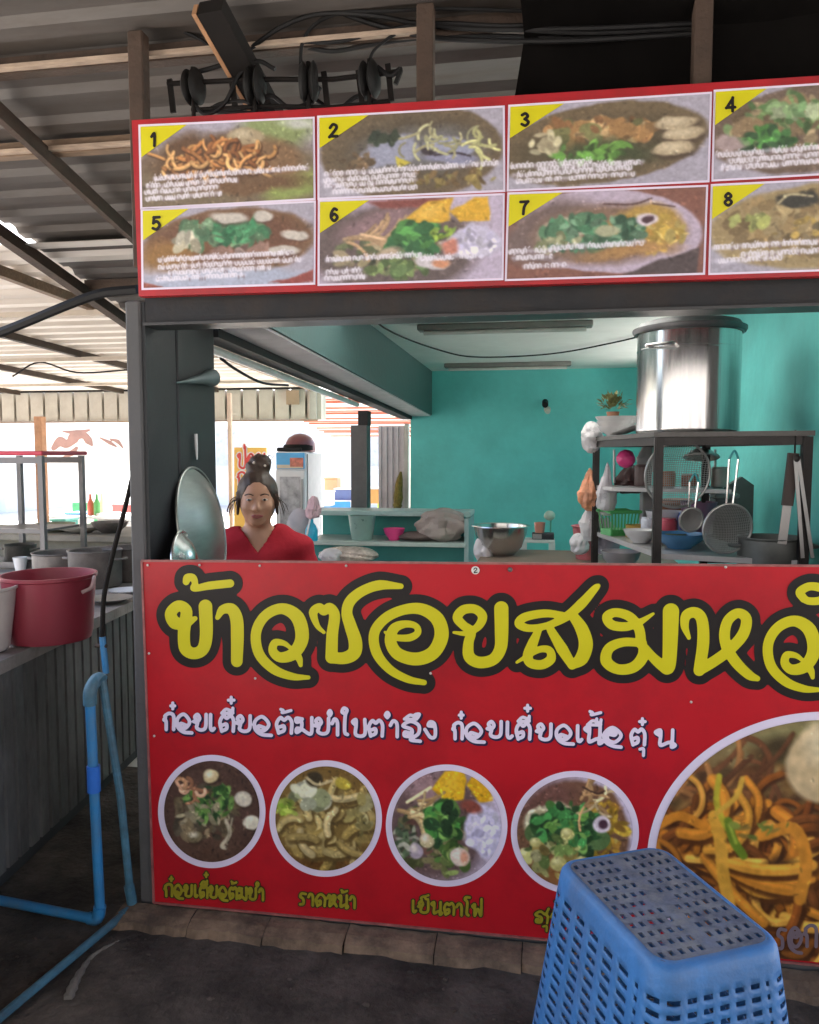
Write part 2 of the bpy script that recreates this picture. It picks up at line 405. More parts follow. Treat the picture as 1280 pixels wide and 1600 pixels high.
def quad_picture(name, corners, pic, Y, m, parent, label=None, nx=190):
    TL, TR, BR, BL = [np.array(c, float) for c in corners]; ny = int(nx * pic.h / pic.w)
    U, Vv = np.meshgrid(np.linspace(0, 1, nx + 1), np.linspace(0, 1, ny + 1)); U = U.ravel(); Vv = Vv.ravel()
    P = (TL * (1 - U)[:, None] + TR * U[:, None]) * (1 - Vv)[:, None] + (BL * (1 - U)[:, None] + BR * U[:, None]) * Vv[:, None]
    Fc = [(j * (nx + 1) + i, j * (nx + 1) + i + 1, (j + 1) * (nx + 1) + i + 1, (j + 1) * (nx + 1) + i) for j in range(ny) for i in range(nx)]
    return flat_part(name, P, Fc, Y, m, parent, label, lambda q: pic.sample(U * pic.w, Vv * pic.h))
def quad_flat(name, corners, Y, m, parent, label=None):
    return flat_part(name, np.array(corners, float), [tuple(range(len(corners)))], Y, m, parent, label)
def ellipse_field(cx, cy, rx, ry, x0, y0, nx, ny, h, clip=None):
    X, Yy = np.meshgrid(x0 + h * np.arange(nx), y0 + h * np.arange(ny)); q = np.hypot((X - cx) / rx, (Yy - cy) / ry)
    f = (q - 1) * min(rx, ry)
    return f if clip is None else np.maximum(f, clip(X, Yy))
def disc_part(name, cx, cy, rx, ry, Y, m, parent, h=3.0, pic=None, label=None, clip=None, org=None):
    x0, y0 = cx - rx - 6, cy - ry - 6; nx = int((2 * rx + 12) / h) + 2; ny = int((2 * ry + 12) / h) + 2
    V, Fc = fill_mesh(ellipse_field(cx, cy, rx, ry, x0, y0, nx, ny, h, clip), x0, y0, h, None)
    colf = None if pic is None else (lambda q: pic.sample(q[:, 0] - org[0], q[:, 1] - org[1]))
    return flat_part(name, V, Fc, Y, m, parent, label, colf)

# Thai letters as pen strokes in a unit box (0 = top of letter, 1 = baseline)
GL = {
 'ก': [[(.22, 1), (.2, .5), (.02, .42), (.14, .3), (.12, .18), (.5, .03), (.88, .2), (.88, 1)]],
 'ว': [[(.62, .72), (.3, .62), (.28, .86), (.62, .88), (.86, .5), (.5, .06), (.1, .32), (.1, .8), (.45, 1.12), (1.0, 1.18)]],
 'ย': [[(-.02, .46), (.22, .5), (.42, .28), (.26, .04), (.06, .2), (.26, .5), (.2, .84), (.55, .97), (.86, .8), (.9, .04)]],
 'เ': [[(.3, .02), (.3, .8), (.55, .96), (.85, .85)]],
 'โ': [[(.9, -.5), (.3, -.52), (.1, -.35), (.5, -.1), (.4, .8), (.7, .96)]],
 'ใ': [[(.45, -.3), (.15, -.4), (.35, -.62), (.7, -.5), (.5, -.15), (.45, .8), (.75, .96)]],
 'ต': [[(.2, 1), (.08, .45), (.3, .08), (.52, .22), (.75, .06), (.95, .35), (.93, 1)], [(.2, .98), (.5, .85), (.5, .58), (.28, .62)]],
 'ด': [[(.2, 1), (.08, .45), (.5, .05), (.95, .35), (.93, 1)], [(.2, .98), (.5, .85), (.5, .58), (.28, .62)]],
 'ม': [[(.4, .12), (.08, .08), (.1, .3), (.36, .28), (.34, .72), (.1, .92), (.12, .68), (.4, .75), (.88, 1), (.92, .04)]],
 'า': [[(.1, .32), (.4, .05), (.8, .25), (.82, 1)]],
 'ำ': [[(.2, .32), (.5, .05), (.86, .25), (.88, 1)], [(-.1, -.15), (-.28, -.3), (-.1, -.45), (.06, -.3), (-.1, -.15)]],
 'บ': [[(.28, .38), (.05, .18), (.28, .05), (.3, .4), (.28, .95), (.9, .95), (.92, .04)]],
 'ล': [[(.5, .78), (.22, .7), (.2, .92), (.52, .92), (.56, .55), (.12, .32), (.5, .05), (.92, .3), (.9, .8), (.5, 1.15), (1.0, 1.25)]],
 'ง': [[(.65, .3), (.35, .25), (.5, .04), (.82, .2), (.85, .9), (.5, .96), (.1, .5)]],
 'น': [[(.28, .38), (.05, .18), (.28, .05), (.3, .4), (.28, .95), (.72, .78), (1.0, .95), (.82, 1.06), (.86, .7), (.88, .04)]],
 'อ': [[(.25, .42), (.6, .5), (.66, .32), (.3, .34), (.22, .75), (.62, .92), (.95, .5), (.5, .05), (.05, .4), (.12, .9), (.5, 1.15), (.95, 1.22)]],
 'ร': [[(.1, .95), (.55, .9), (.55, .5), (.12, .32), (.32, .06), (.9, .1)]],
 'ห': [[(.05, .32), (.25, .05), (.36, .3), (.3, .95), (.78, .5), (.85, .15), (.62, .1), (.65, .5), (1.0, .98)]],
 'ฟ': [[(.28, .38), (.05, .18), (.28, .05), (.25, .95), (.55, .4), (.82, .95), (.88, -.4)]],
 'ส': [[(.45, .8), (.2, .7), (.18, .92), (.5, .92), (.5, .55), (.12, .32), (.45, .06), (.8, .3), (1.0, -.15)], [(.75, .25), (.95, .5), (.9, 1)]],
 'ป': [[(.28, .38), (.05, .18), (.28, .05), (.3, .4), (.28, .95), (.9, .95), (.92, -.45)]],
 'ี': [[(-.9, -.12), (-.55, -.36), (-.1, -.12), (-.9, -.12)], [(-.12, -.12), (-.1, -.42)]],
 'ิ': [[(-.9, -.12), (-.55, -.36), (-.1, -.12), (-.9, -.12)]],
 'ึ': [[(-.9, -.12), (-.55, -.36), (-.2, -.12), (-.9, -.12)], [(-.15, -.2), (-.3, -.38), (-.05, -.42), (-.12, -.22)]],
 'ื': [[(-.9, -.12), (-.55, -.36), (-.1, -.12), (-.9, -.12)], [(-.12, -.12), (-.08, -.42)], [(-.36, -.2), (-.34, -.48)]],
 '๋': [[(-.42, -.6), (-.02, -.6)], [(-.22, -.78), (-.22, -.42)]],
 '่': [[(-.2, -.75), (-.2, -.5)]],
 '้': [[(-.75, -.62), (-.6, -.55), (-.65, -.42), (-.1, -.55)]],
 '็': [[(-.75, -.14), (-.85, -.3), (-.55, -.42), (-.35, -.2), (-.12, -.18)], [(-.45, -.42), (-.1, -.52)]],
 'ุ': [[(-.4, 1.22), (-.15, 1.2), (-.15, 1.6)]],
}
def set_word(ink, word, x0, x1, y_at, hgt, w, widths=None):
    base_ch = [c for c in word if c in 'กวยเโใตดมาำบลงนอรหฟสป']
    rel = {'เ': .5, 'โ': .55, 'ใ': .6, 'า': .62, 'ำ': .66, 'ร': .7, 'ง': .75}
    tot = sum(rel.get(c, 1.0) + .14 for c in base_ch); sc = (x1 - x0) / tot; x = x0; end = x0; high = False
    for c in word:
        if c in base_ch:
            wd = rel.get(c, 1.0) * sc; ox = x; x += wd + .14 * sc; end = ox + wd; cw = wd; high = False
            for st in GL[c]: ink.stroke([(ox + p[0] * wd, y_at(ox) - hgt + p[1] * hgt) for p in st], w)
        else:
            up = -.3 * hgt if (c in '๋่้' and high) else (.16 * hgt if c in '๋่้' else 0)
            for st in GL[c]: ink.stroke([(end + p[0] * sc * .9, y_at(end) - hgt + p[1] * hgt + up) for p in st], w * .85)
            if c in 'ีิึื': high = True
    return ink
# ------------------------------------------------------------------ the two printed signs
RED = lin((176, 26, 36)) * 1.15
M_red = mat('red print', RED, .33, var=.05, scale=3, dirt=lin((128, 24, 32)) * 1.1, dirt_amt=.55, dirt_scale=2.4, bump=.3, bscale=4)
M_reddk = mat('red edge', lin((128, 26, 34)) * 1.3, .4, var=.15, scale=9)
M_yel = mat('yellow print', lin((205, 196, 32)) * 1.05, .33, var=.04, scale=5)
M_yeldull = mat('dull yellow print', lin((150, 140, 38)) * 1.0, .4, var=.12, scale=30)
M_blk = mat('black print', (.012, .009, .009), .4, var=.2, scale=4)
M_wht = mat('white print', lin((205, 195, 212)) * 1.3, .35, var=.05)
M_navy = mat('navy print', (.02, .016, .06), .35)
M_pic = print_mat('food picture print')
M_screw = mat('pale screw head', (.55, .5, .45), .5, .3)

for q in (M_red, M_yel, M_blk, M_yeldull, M_wht, M_navy): q.node_tree.nodes['Principled BSDF'].inputs['Specular IOR Level'].default_value = .3
bn = thing('shop_banner', 'large red printed banner with big yellow Thai lettering and round food pictures', 'banner', (0, 0, 0))
BT = lambda x: 876 + .0075 * (x - 222)
BB = lambda x: 1410 + .094 * (x - 241)
bc = [onY(222, BT(222), 0), onY(1590, BT(1590), 0), onY(1590, BB(1590), 0), onY(241, BB(241), 0)]
part('panel', MB().prism(bc, (0, .012, 0)), M_red, bn)
rim = MB()
for a, b in ((0, 1), (3, 2), (0, 3)):
    rim.bar(Vector(bc[a]) + Vector((0, -.0015, 0)), Vector(bc[b]) + Vector((0, -.0015, 0)), .007, .006, (0, 1, 0))
part('edging', rim, mat('sign edge', (.30, .10, .09), .5, var=.4, scale=20), bn)

c7 = lambda P: [(200 + x / 2.2857, 860 + y / 2.2857) for x, y in P]
c8 = lambda P, dx=0, dy=0: [(720 + (x + dx) / 2.2857, 860 + (y + dy) / 2.2857) for x, y in P]
T = Ink()
T.stroke(c7([(240, 243), (205, 262), (168, 258), (153, 225), (180, 198), (208, 214), (205, 255), (200, 300), (205, 350), (235, 368), (268, 352), (280, 300), (277, 200)]), [7, 14, 19, 17, 16, 17, 18, 18, 18, 17, 18, 19, 20])
T.stroke(c7([(208, 112), (213, 98), (232, 98), (240, 118), (236, 136), (290, 126), (365, 118)]), [10, 12, 11, 9, 9, 12, 12])
T.stroke(c7([(320, 240), (338, 212), (370, 210), (388, 245), (391, 310), (389, 396)]), [7, 13, 17, 19, 19, 17])
W1 = [(585, 352), (558, 332), (525, 330), (518, 360), (545, 382), (592, 368), (622, 312), (606, 240), (552, 208), (492, 232), (458, 292), (468, 368), (520, 424), (585, 450), (645, 454)]
W1w = [5, 8, 11, 13, 15, 18, 20, 20, 16, 15, 15, 15, 14, 11, 6]
T.stroke(c7(W1), W1w); T.stroke(c7([(600, 366), (612, 388), (617, 410)]), [12, 10, 6])
T.stroke(c7([(700, 293), (676, 268), (662, 222), (684, 204), (700, 218), (720, 204), (738, 232), (730, 300), (727, 382)]), [5, 8, 13, 13, 12, 14, 16, 17, 18])
T.stroke(c7([(726, 384), (775, 384), (808, 365), (812, 325), (795, 270), (782, 222), (795, 180), (838, 145), (900, 124), (975, 128)]), [16, 18, 20, 20, 18, 16, 16, 15, 15, 8])
T.stroke(c7([(918, 292), (950, 310), (1005, 312), (1035, 294), (1028, 270), (990, 263), (950, 280), (938, 325), (965, 370), (1030, 388), (1090, 365), (1120, 305), (1105, 245), (1050, 210), (985, 212), (920, 242), (880, 295), (888, 365), (935, 425), (1000, 460), (1058, 472)]), [4, 9, 11, 10, 9, 11, 15, 17, 18, 19, 20, 21, 20, 17, 15, 15, 15, 15, 13, 11, 8])
T.stroke(c8([(-25, 293), (20, 296), (62, 272), (78, 236), (52, 210), (10, 212), (-12, 240), (10, 268), (38, 290), (28, 330), (30, 378), (65, 400), (115, 390), (142, 350), (146, 290), (145, 207)]), [4, 8, 12, 14, 13, 14, 14, 13, 13, 15, 17, 17, 17, 18, 20, 21])
T.stroke(c8([(365, 232), (300, 225), (230, 238), (208, 262), (245, 278), (310, 268), (375, 238), (430, 192), (478, 138), (492, 126)]), [10, 12, 13, 13, 11, 10, 13, 15, 11, 6])
T.stroke(c8([(400, 232), (432, 280), (447, 335), (432, 385), (402, 408)]), [14, 19, 21, 20, 13])
T.stroke(c8([(398, 410), (362, 352), (322, 285)]), [13, 17, 12])
T.stroke(c8([(278, 285), (258, 330), (240, 375), (250, 402), (290, 408), (322, 388), (318, 358), (290, 352), (255, 366), (200, 400)]), [10, 15, 15, 14, 14, 14, 11, 10, 9, 4])
T.stroke(c8([(688, 226), (640, 256), (592, 272), (540, 266), (522, 238), (552, 222), (602, 236), (636, 278), (645, 335)]), [4, 10, 13, 14, 14, 13, 14, 15, 15])
T.stroke(c8([(645, 330), (580, 328), (530, 350), (520, 395), (560, 424), (615, 418), (650, 380), (650, 330)]), [12, 13, 15, 17, 15, 16, 17, 12])
T.stroke(c8([(655, 345), (688, 384), (722, 412), (742, 414), (748, 330), (751, 218)]), [12, 14, 17, 20, 22, 24])
T.stroke(c8([(815, 312), (800, 270), (806, 232), (838, 222), (862, 250), (866, 330), (852, 428)]), [6, 12, 15, 16, 17, 18, 17])
T.stroke(c8([(856, 425), (905, 396), (960, 355), (1008, 300), (1020, 245), (990, 224), (955, 250), (942, 300), (952, 350), (985, 402), (1030, 445), (1060, 458)]), [16, 16, 16, 17, 16, 14, 15, 16, 16, 16, 14, 8])
T.stroke(c8(W1, 640 - 1188.6 + 1188.6, 44), W1w); T.stroke(c8([(600, 366), (612, 388), (617, 410)], 640, 44), [12, 10, 6])
T.stroke(c8([(1225, 172), (1212, 148), (1250, 128), (1300, 142), (1290, 176), (1240, 180), (1218, 160)]), [12, 13, 12, 13, 12, 11, 10])
T.stroke(c8([(1295, 176), (1350, 150), (1400, 105)]), [10, 12, 6])
T.stroke(c8([(1520, 290), (1470, 280), (1475, 235), (1530, 232), (1560, 290), (1555, 400), (1500, 470), (1430, 420), (1400, 380)]), [9, 12, 13, 16, 18, 19, 17, 12, 6])
T.seg = [(a, b, r * 1.06, c, d, q * 1.06) for (a, b, r, c, d, q) in T.seg]
ink_part('lettering_outline', T, -.002, M_blk, bn, pad=13.5, h=2.5, label='black outline around the big yellow lettering')
ink_part('title_lettering', T, -.004, M_yel, bn, h=1.6, label='big yellow Thai lettering')

S = Ink()
yb7 = lambda px: 860 + (640 + .032 * ((px - 200) * 2.2857 - 140)) / 2.2857
yb8 = lambda px: 860 + (670 + .05 * ((px - 720) * 2.2857 - 120)) / 2.2857
X7 = lambda x: 200 + x / 2.2857
X8 = lambda x: 720 + x / 2.2857
WW = 5.7
for ch, a, b in (('ก๋', 128, 168), ('ว', 172, 228), ('ย', 236, 284), ('เ', 288, 312), ('ตี๋', 324, 380), ('ย', 388, 442), ('ว', 448, 512), ('ต้', 526, 588), ('ม', 596, 662), ('ย', 668, 722), ('ำ', 724, 752), ('ใ', 760, 792), ('บ', 800, 850), ('ต', 856, 912), ('ำ', 930, 966), ('ลึ', 974, 1044), ('ง', 1056, 1104), ('ก๋', 1160, 1198), ('ว', 1204, 1272)):
    k = {'เ': .5, 'ใ': .6, 'ำ': .66, 'ง': .75}.get(ch[0], 1.0); w_ = (X7(b) - X7(a)); set_word(S, ch, X7(a), X7(a) + w_ * (k + .14) / k, yb7, 26, WW)
for ch, a, b in (('ย', 96, 150), ('เ', 158, 188), ('ตี๋', 194, 250), ('ย', 272, 328), ('ว', 338, 402), ('เ', 410, 436), ('นื้', 440, 506), ('อ', 510, 576), ('ตุ๋', 604, 660), ('น', 692, 766)):
    k = {'เ': .5}.get(ch[0], 1.0); w_ = (X8(b) - X8(a)); set_word(S, ch, X8(a), X8(a) + w_ * (k + .14) / k, yb8, 26, WW)
ink_part('lettering_shadow', S.shifted(1.6, 1.8), -.002, M_navy, bn, pad=1.6, h=1.4, label='navy edge of the white lettering')
ink_part('subtitle_lettering', S, -.004, M_wht, bn, h=1.1, label='line of white Thai lettering')

# round food pictures (painted in the pixel frame of the photograph)
BROWN, BROTH = (66, 48, 40), (92, 66, 40)
GREENS = [(58, 92, 44), (40, 74, 38), (84, 124, 56), (104, 140, 70), (36, 60, 36)]
def pic_tomyum():
    p = Pic(180, 190, 300, BROWN, 3); ox, oy = 241, 1173
    p.ell(90, 95, 90, 90, (74, 54, 46), 0, 60, .6); p.ell(90, 150, 60, 26, (84, 62, 48), 0, 30, 1, .6)
    p.scatter(80, 100, 52, 42, 90, 9, [(96, 84, 62), (80, 72, 58), (120, 104, 78), (66, 58, 46)], .5)
    p.scatter(84, 82, 38, 28, 70, 8, GREENS, .45); p.scatter(80, 100, 40, 20, 25, 7, [(150, 140, 110), (130, 120, 96)], .4)
    p.strands(58, 62, 14, 10, 9, 24, 4.5, [(176, 132, 96), (196, 150, 120), (150, 104, 76)], 2.2)
    for x, y, r, c in ((87, 40, 12, (196, 176, 130)), (140, 75, 13, (190, 180, 160)), (152, 112, 13, (204, 196, 172)), (64, 134, 10, (120, 108, 80))):
        p.ell(x + 2, y + 3, r * 1.1, r, (50, 38, 30), 0, 5, .5, .7); p.ell(x, y, r, r * .9, c, .3, 3, .5); p.ell(x - 2, y - 3, r * .5, r * .4, (222, 214, 190), 0, 6, .4, .8)
    p.line([(112, 108), (118, 130), (106, 148), (112, 152)], 5, (176, 166, 140), 3); p.line([(122, 106), (114, 146)], 3, (150, 140, 116), 2)
    return p.detail(300, 110).soften(2).grain(.6 * 16), (ox, oy)
def pic_radna():
    p = Pic(190, 195, 300, (98, 74, 34), 4); ox, oy = 414, 1182
    p.ell(95, 100, 84, 82, (108, 84, 44), 0, 40, .8); p.ell(95, 165, 50, 16, (86, 56, 26), 0, 20, .6)
    p.scatter(95, 100, 66, 56, 120, 15, [(138, 118, 66), (120, 100, 56), (158, 138, 88), (104, 84, 44), (146, 124, 70)], .55, 3, .8, .18)
    p.strands(100, 110, 58, 46, 30, 44, 10, [(160, 142, 92), (142, 122, 72), (128, 108, 58), (172, 154, 108)], 1.4, None, 3, .12, (84, 66, 34))
    p.scatter(70, 60, 26, 16, 16, 12, [(150, 152, 126), (170, 168, 142), (128, 132, 96)], .7); p.scatter(36, 80, 14, 12, 20, 7, [(120, 140, 50), (96, 120, 40), (146, 160, 70)], .5)
    p.ell(78, 38, 14, 12, (52, 44, 30), .3, 4, .8); p.line([(66, 34), (82, 44), (104, 38)], 4, (176, 160, 120), 2); p.ell(124, 44, 12, 9, (168, 150, 58), .4, 3, .6)
    p.scatter(150, 90, 18, 30, 18, 9, [(150, 142, 100), (130, 118, 70)], .5)
    return p.detail(300, 110).soften(2).grain(.6 * 16), (ox, oy)
def rice_plate(p, f):
    pass
def pic_yentafo():
    p = Pic(200, 200, 310, (178, 166, 184), 5); ox, oy = 598, 1190
    p.ell(84, 100, 82, 92, (92, 72, 70), 0, 30, .6); p.ell(70, 40, 40, 26, (150, 120, 122), .4, 24, .8, .8)
    p.poly([(78, 42), (98, 16), (124, 10), (132, 30), (126, 60), (100, 62)], (206, 158, 34), 3); p.poly([(132, 36), (140, 22), (170, 44), (172, 60), (150, 64)], (198, 148, 28), 3)
    p.poly([(90, 40), (112, 20), (120, 40), (104, 54)], (222, 176, 52), 8, .5, .7)
    p.scatter(80, 120, 60, 56, 110, 9, [(104, 98, 66), (74, 78, 46), (130, 118, 84), (60, 64, 44), (88, 60, 52)], .5)
    p.strands(46, 76, 26, 16, 16, 44, 5, [(168, 146, 104), (150, 122, 82), (184, 164, 124)], .6, -.1)
    p.scatter(96, 92, 26, 34, 60, 11, GREENS + [(70, 130, 60)], .5); p.scatter(30, 130, 24, 30, 36, 8, [(76, 92, 66), (120, 124, 104), (60, 72, 54), (150, 148, 130)], .4)
    p.ell(156, 104, 28, 44, (186, 180, 202), -.3, 6, 1.6); p.scatter(156, 110, 24, 36, 50, 6, [(204, 198, 218), (170, 164, 190), (216, 210, 226)], .6); p.ell(136, 70, 16, 9, (124, 66, 54), .3, 5, .8)
    p.scatter(108, 150, 22, 26, 26, 10, [(84, 110, 52), (64, 92, 44), (120, 136, 76)], .5)
    for x, y, r, c in ((120, 148, 15, (208, 186, 170)), (70, 122, 12, (178, 164, 124)), (52, 140, 11, (164, 150, 160))):
        p.ell(x, y, r, r, c, 0, 3, .6); p.ell(x - 3, y - 4, r * .5, r * .5, (224, 210, 196), 0, 6, .4, .8)
    p.ell(126, 150, 6, 10, (196, 128, 98), .2, 5, .6, .8)
    return p.detail(300, 110).soften(2).grain(.6 * 15), (ox, oy)
def pic_suki():
    p = Pic(210, 205, 320, (176, 164, 180), 6); ox, oy = 793, 1200
    p.ell(102, 104, 88, 84, (104, 74, 54), 0, 6, .5); p.ell(60, 50, 50, 30, (98, 66, 60), -.4, 24, .6, .8); p.ell(100, 160, 60, 26, (128, 84, 46), 0, 20, .6, .9)
    p.ell(62, 80, 36, 24, (170, 160, 130), -.5, 6, 1.2); p.scatter(64, 80, 30, 18, 26, 9, [(196, 186, 158), (176, 170, 140), (156, 146, 112)], .5)
    p.scatter(150, 100, 34, 46, 50, 11, [(170, 140, 50), (150, 116, 40), (188, 162, 78), (136, 100, 40)], .5)
    p.scatter(92, 110, 54, 44, 50, 14, [(48, 78, 42), (40, 62, 38), (70, 92, 54)], .6); p.scatter(92, 92, 52, 38, 90, 9, GREENS + [(60, 120, 62), (72, 140, 72)], .5)
    p.scatter(70, 140, 50, 30, 40, 9, [(150, 148, 92), (172, 166, 118), (96, 116, 62), (128, 110, 60)], .6)
    for x, y, r in ((80, 148, 12), (118, 148, 12), (94, 104, 11), (44, 118, 9)): p.ell(x, y, r, r * .9, (176, 168, 104), 0, 3, .5); p.ell(x - 2, y - 3, r * .5, r * .4, (206, 200, 146), 0, 5, .4, .8)
    p.strands(130, 50, 26, 12, 10, 40, 4, [(190, 168, 126), (168, 132, 90)], 1.5)
    p.ell(148, 88, 15, 13, (206, 192, 200), .2, 3, .3); p.ell(150, 88, 8, 7, (70, 44, 56), .2, 3, .3); p.line([(118, 30), (140, 40), (152, 36)], 2.5, (60, 40, 34), 2)
    return p.detail(300, 110).soften(2).grain(.6 * 15), (ox, oy)
def pic_khaosoi():
    p = Pic(590, 480, 620, (96, 74, 44), 7); ox, oy = 1000, 1105
    p.ell(150, 120, 160, 90, (112, 84, 52), -.3, 60, .6); p.ell(230, 60, 110, 50, (120, 112, 74), -.2, 50, .4); p.ell(120, 190, 120, 60, (108, 66, 34), 0, 50, .6, .8)
    p.scatter(150, 130, 130, 60, 70, 22, [(96, 74, 44), (82, 54, 32), (66, 44, 28), (124, 92, 52)], .4, 8, .8)
    p.ell(210, 66, 40, 22, (52, 40, 24), -.2, 16, .8, .8)
    p.strands(110, 130, 110, 40, 26, 90, 7, [(112, 72, 42), (132, 90, 52), (92, 58, 36)], 1.2, -.5, 4)
    NP = [(158, 98, 34), (182, 118, 42), (138, 80, 28), (196, 140, 60), (112, 62, 24), (104, 60, 28)]
    p.ell(180, 300, 190, 110, (78, 46, 24), 0, 40, .8); p.ell(400, 290, 170, 140, (78, 46, 24), 0, 40, .8)
    p.strands(180, 280, 170, 100, 120, 110, 9, [(112, 64, 26), (96, 52, 22), (128, 76, 30)], 2.2, None, 3, .15, (58, 32, 16))
    p.strands(390, 270, 170, 140, 130, 110, 9, [(112, 64, 26), (96, 52, 22), (128, 76, 30)], 2.2, None, 3, .15, (58, 32, 16))
    p.strands(180, 270, 165, 95, 48, 120, 16, NP + [(206, 150, 62)], 2.0, None, 2.5, .15, (66, 36, 16))
    p.strands(390, 260, 160, 140, 48, 120, 16, NP + [(206, 150, 62)], 2.0, None, 2.5, .15, (66, 36, 16))
    p.strands(70, 200, 60, 40, 16, 80, 9, NP, 1.2, -.4, 2.5, .15, (66, 36, 16))
    p.ell(210, 270, 30, 40, (52, 34, 22), .2, 16, .8, .85); p.ell(300, 200, 30, 16, (70, 46, 26), .2, 14, .8, .8)
    p.strands(100, 240, 90, 60, 12, 140, 15, [(200, 140, 52), (180, 116, 40)], 1.6, .9, 3, .1, (84, 48, 20))
    p.line([(116, 170), (126, 210), (130, 260), (140, 310)], 19, (198, 146, 54), 3); p.line([(190, 200), (240, 190), (260, 240), (250, 300)], 19, (186, 122, 42), 3); p.line([(20, 190), (60, 170), (100, 186)], 14, (190, 122, 40), 3)
    p.line([(124, 108), (120, 150), (136, 190)], 9, (168, 156, 48), 3); p.line([(120, 166), (150, 140), (160, 112)], 8, (186, 146, 56), 3)
    p.line([(138, 178), (146, 208), (162, 232)], 13, (96, 118, 34), 3); p.line([(140, 184), (150, 212)], 5, (146, 162, 60), 3)
    p.scatter(190, 186, 50, 18, 16, 8, [(96, 104, 44), (120, 96, 44)], .4)
    p.ell(296, 88, 70, 66, (176, 154, 116), 0, 8, .5); p.ell(296, 56, 40, 36, (204, 188, 152), 0, 26, .5, .9)
    return p.detail(300, 110).soften(2).grain(.6 * 14), (ox, oy)
clipb = lambda X, Y: Y - (BB(X) - 4)
for (nm, cx, cy, rx, ry, fn, lab) in (('tomyum', 331, 1268, 84, 88.5, pic_tomyum, 'round picture of dark soup with green leaves and white balls'), ('radna', 509, 1279, 88, 91, pic_radna, 'round picture of yellow wide noodles in gravy'), ('yentafo', 698, 1290, 95, 95.5, pic_yentafo, 'round picture with golden fried wedges and white rice'), ('suki', 898.5, 1301, 100, 96.5, pic_suki, 'round picture of green leaves in brown broth, half behind the basket')):
    rg_ = disc_part('picture_rim', cx, cy, rx, ry, -.002, M_wht, bn, 2.2)
    pc, org = fn(); disc_part('food_picture', cx, cy, rx - 9.5, ry - 9.5, -.004, M_pic, rg_, 1.25, pc, lab, None, org)
rg_ = disc_part('picture_rim', 1290, 1345, 279, 233, -.002, M_wht, bn, 3, None, None, clipb)
pc, org = pic_khaosoi(); disc_part('food_picture', 1291, 1346, 267, 221, -.004, M_pic, rg_, 1.6, pc, 'huge round picture of golden curry noodles with an egg', clipb, org)
Cp = Ink()
for wd, a, b, y0, sl in (('ก๋วยเตี๋ยวต้มยำ', 257, 414, 1400, .045), ('ราดหน้า', 468, 558, 1414, .06), ('เย็นตาโฟ', 643, 757, 1426, .06), ('สุกี้รวม', 834, 960, 1442, .06)):
    set_word(Cp, wd, a, b, (lambda px, a=a, y0=y0, sl=sl: y0 + sl * (px - a)), 19, 4.2)
ink_part('caption_edge', Cp, -.002, mat('dark caption edge', (.05, .03, .01), .4), bn, pad=1.8, h=1.5, label='dark edge of the captions')
ink_part('caption_lettering', Cp, -.004, M_yeldull, bn, h=1.1, label='dull yellow captions under the round pictures')
Cg = Ink(); set_word(Cg, 'รอกง', 1214, 1300, (lambda px: 1484 - .12 * (px - 1214)), 34, 5.5)
ink_part('price_lettering', Cg, -.0055, mat('grey lettering', lin((120, 104, 112)), .5), bn, h=1.4, label='faint grey lettering over the noodle picture')
# fixings
for i, (x, y) in enumerate(((231, 883), (312, 883), (406, 884), (541, 884), (1134, 886), (233, 1021), (399, 1060), (673, 1052), (1080, 1097), (727, 1479), (241, 1150))):
    c = onY(x, y, -.006); part('screw', MB().blob(c, (.0045, .004, .0045), 8), M_screw, bn)
c = onY(743, 891, -.004)
st = part('round_sticker', MB().lathe([(.0005, .003), (.0125, .003), (.013, 0)], tuple(c), 20, Matrix.Rotation(math.pi / 2, 3, 'X')), mat('white sticker', (.7, .68, .64), .5), bn, 'small round white sticker with a number')
N2 = Ink(); N2.stroke([(740.6, 889.5), (743, 887.5), (745.2, 889.5), (741, 894.4), (745.6, 894.2)], 1.5)
ink_part('number', N2, -.0085, M_blk, st, h=.35)
part('screw', MB().blob(onY(797, 890, -.006), (.008, .006, .008), 8), mat('grey screw', (.16, .14, .13), .5, .5), bn)

# ---- menu board: eight pictures in two rows
mb_ = thing('menu_board', 'long red menu board with eight numbered food pictures above the opening', 'menu board', (0, 0, 2.3))
MTL, MTR, MBR, MBL = (206, 188), (1590, 98), (1590, 422), (217, 463)
part('panel', MB().prism([onY(*p, -.012) for p in (MTL, MTR, MBR, MBL)], (0, .03, 0)), mat('menu board red', RED * .8, .4, var=.15, scale=7, dirt=(.10, .02, .02), dirt_amt=.5), mb_)
CELLS = {1: ((218, 196.5), (490, 184), (491.5, 311), (221, 325.5)), 2: ((497.5, 182.5), (787, 166.5), (788, 298), (498, 310.5)), 3: ((796, 165.5), (1111, 145), (1107, 283), (793.5, 297.5)), 4: ((1117, 142), (1440, 121), (1440, 263), (1113.5, 282)),
         5: ((221.5, 328), (492, 315), (491, 443), (223, 451.5)), 6: ((498.5, 314), (787, 303.5), (785, 436), (498, 445)), 7: ((794.5, 302.5), (1105, 290.5), (1100, 427.5), (790.5, 437.5)), 8: ((1112.5, 289.5), (1440, 273), (1440, 417), (1108.5, 428))}
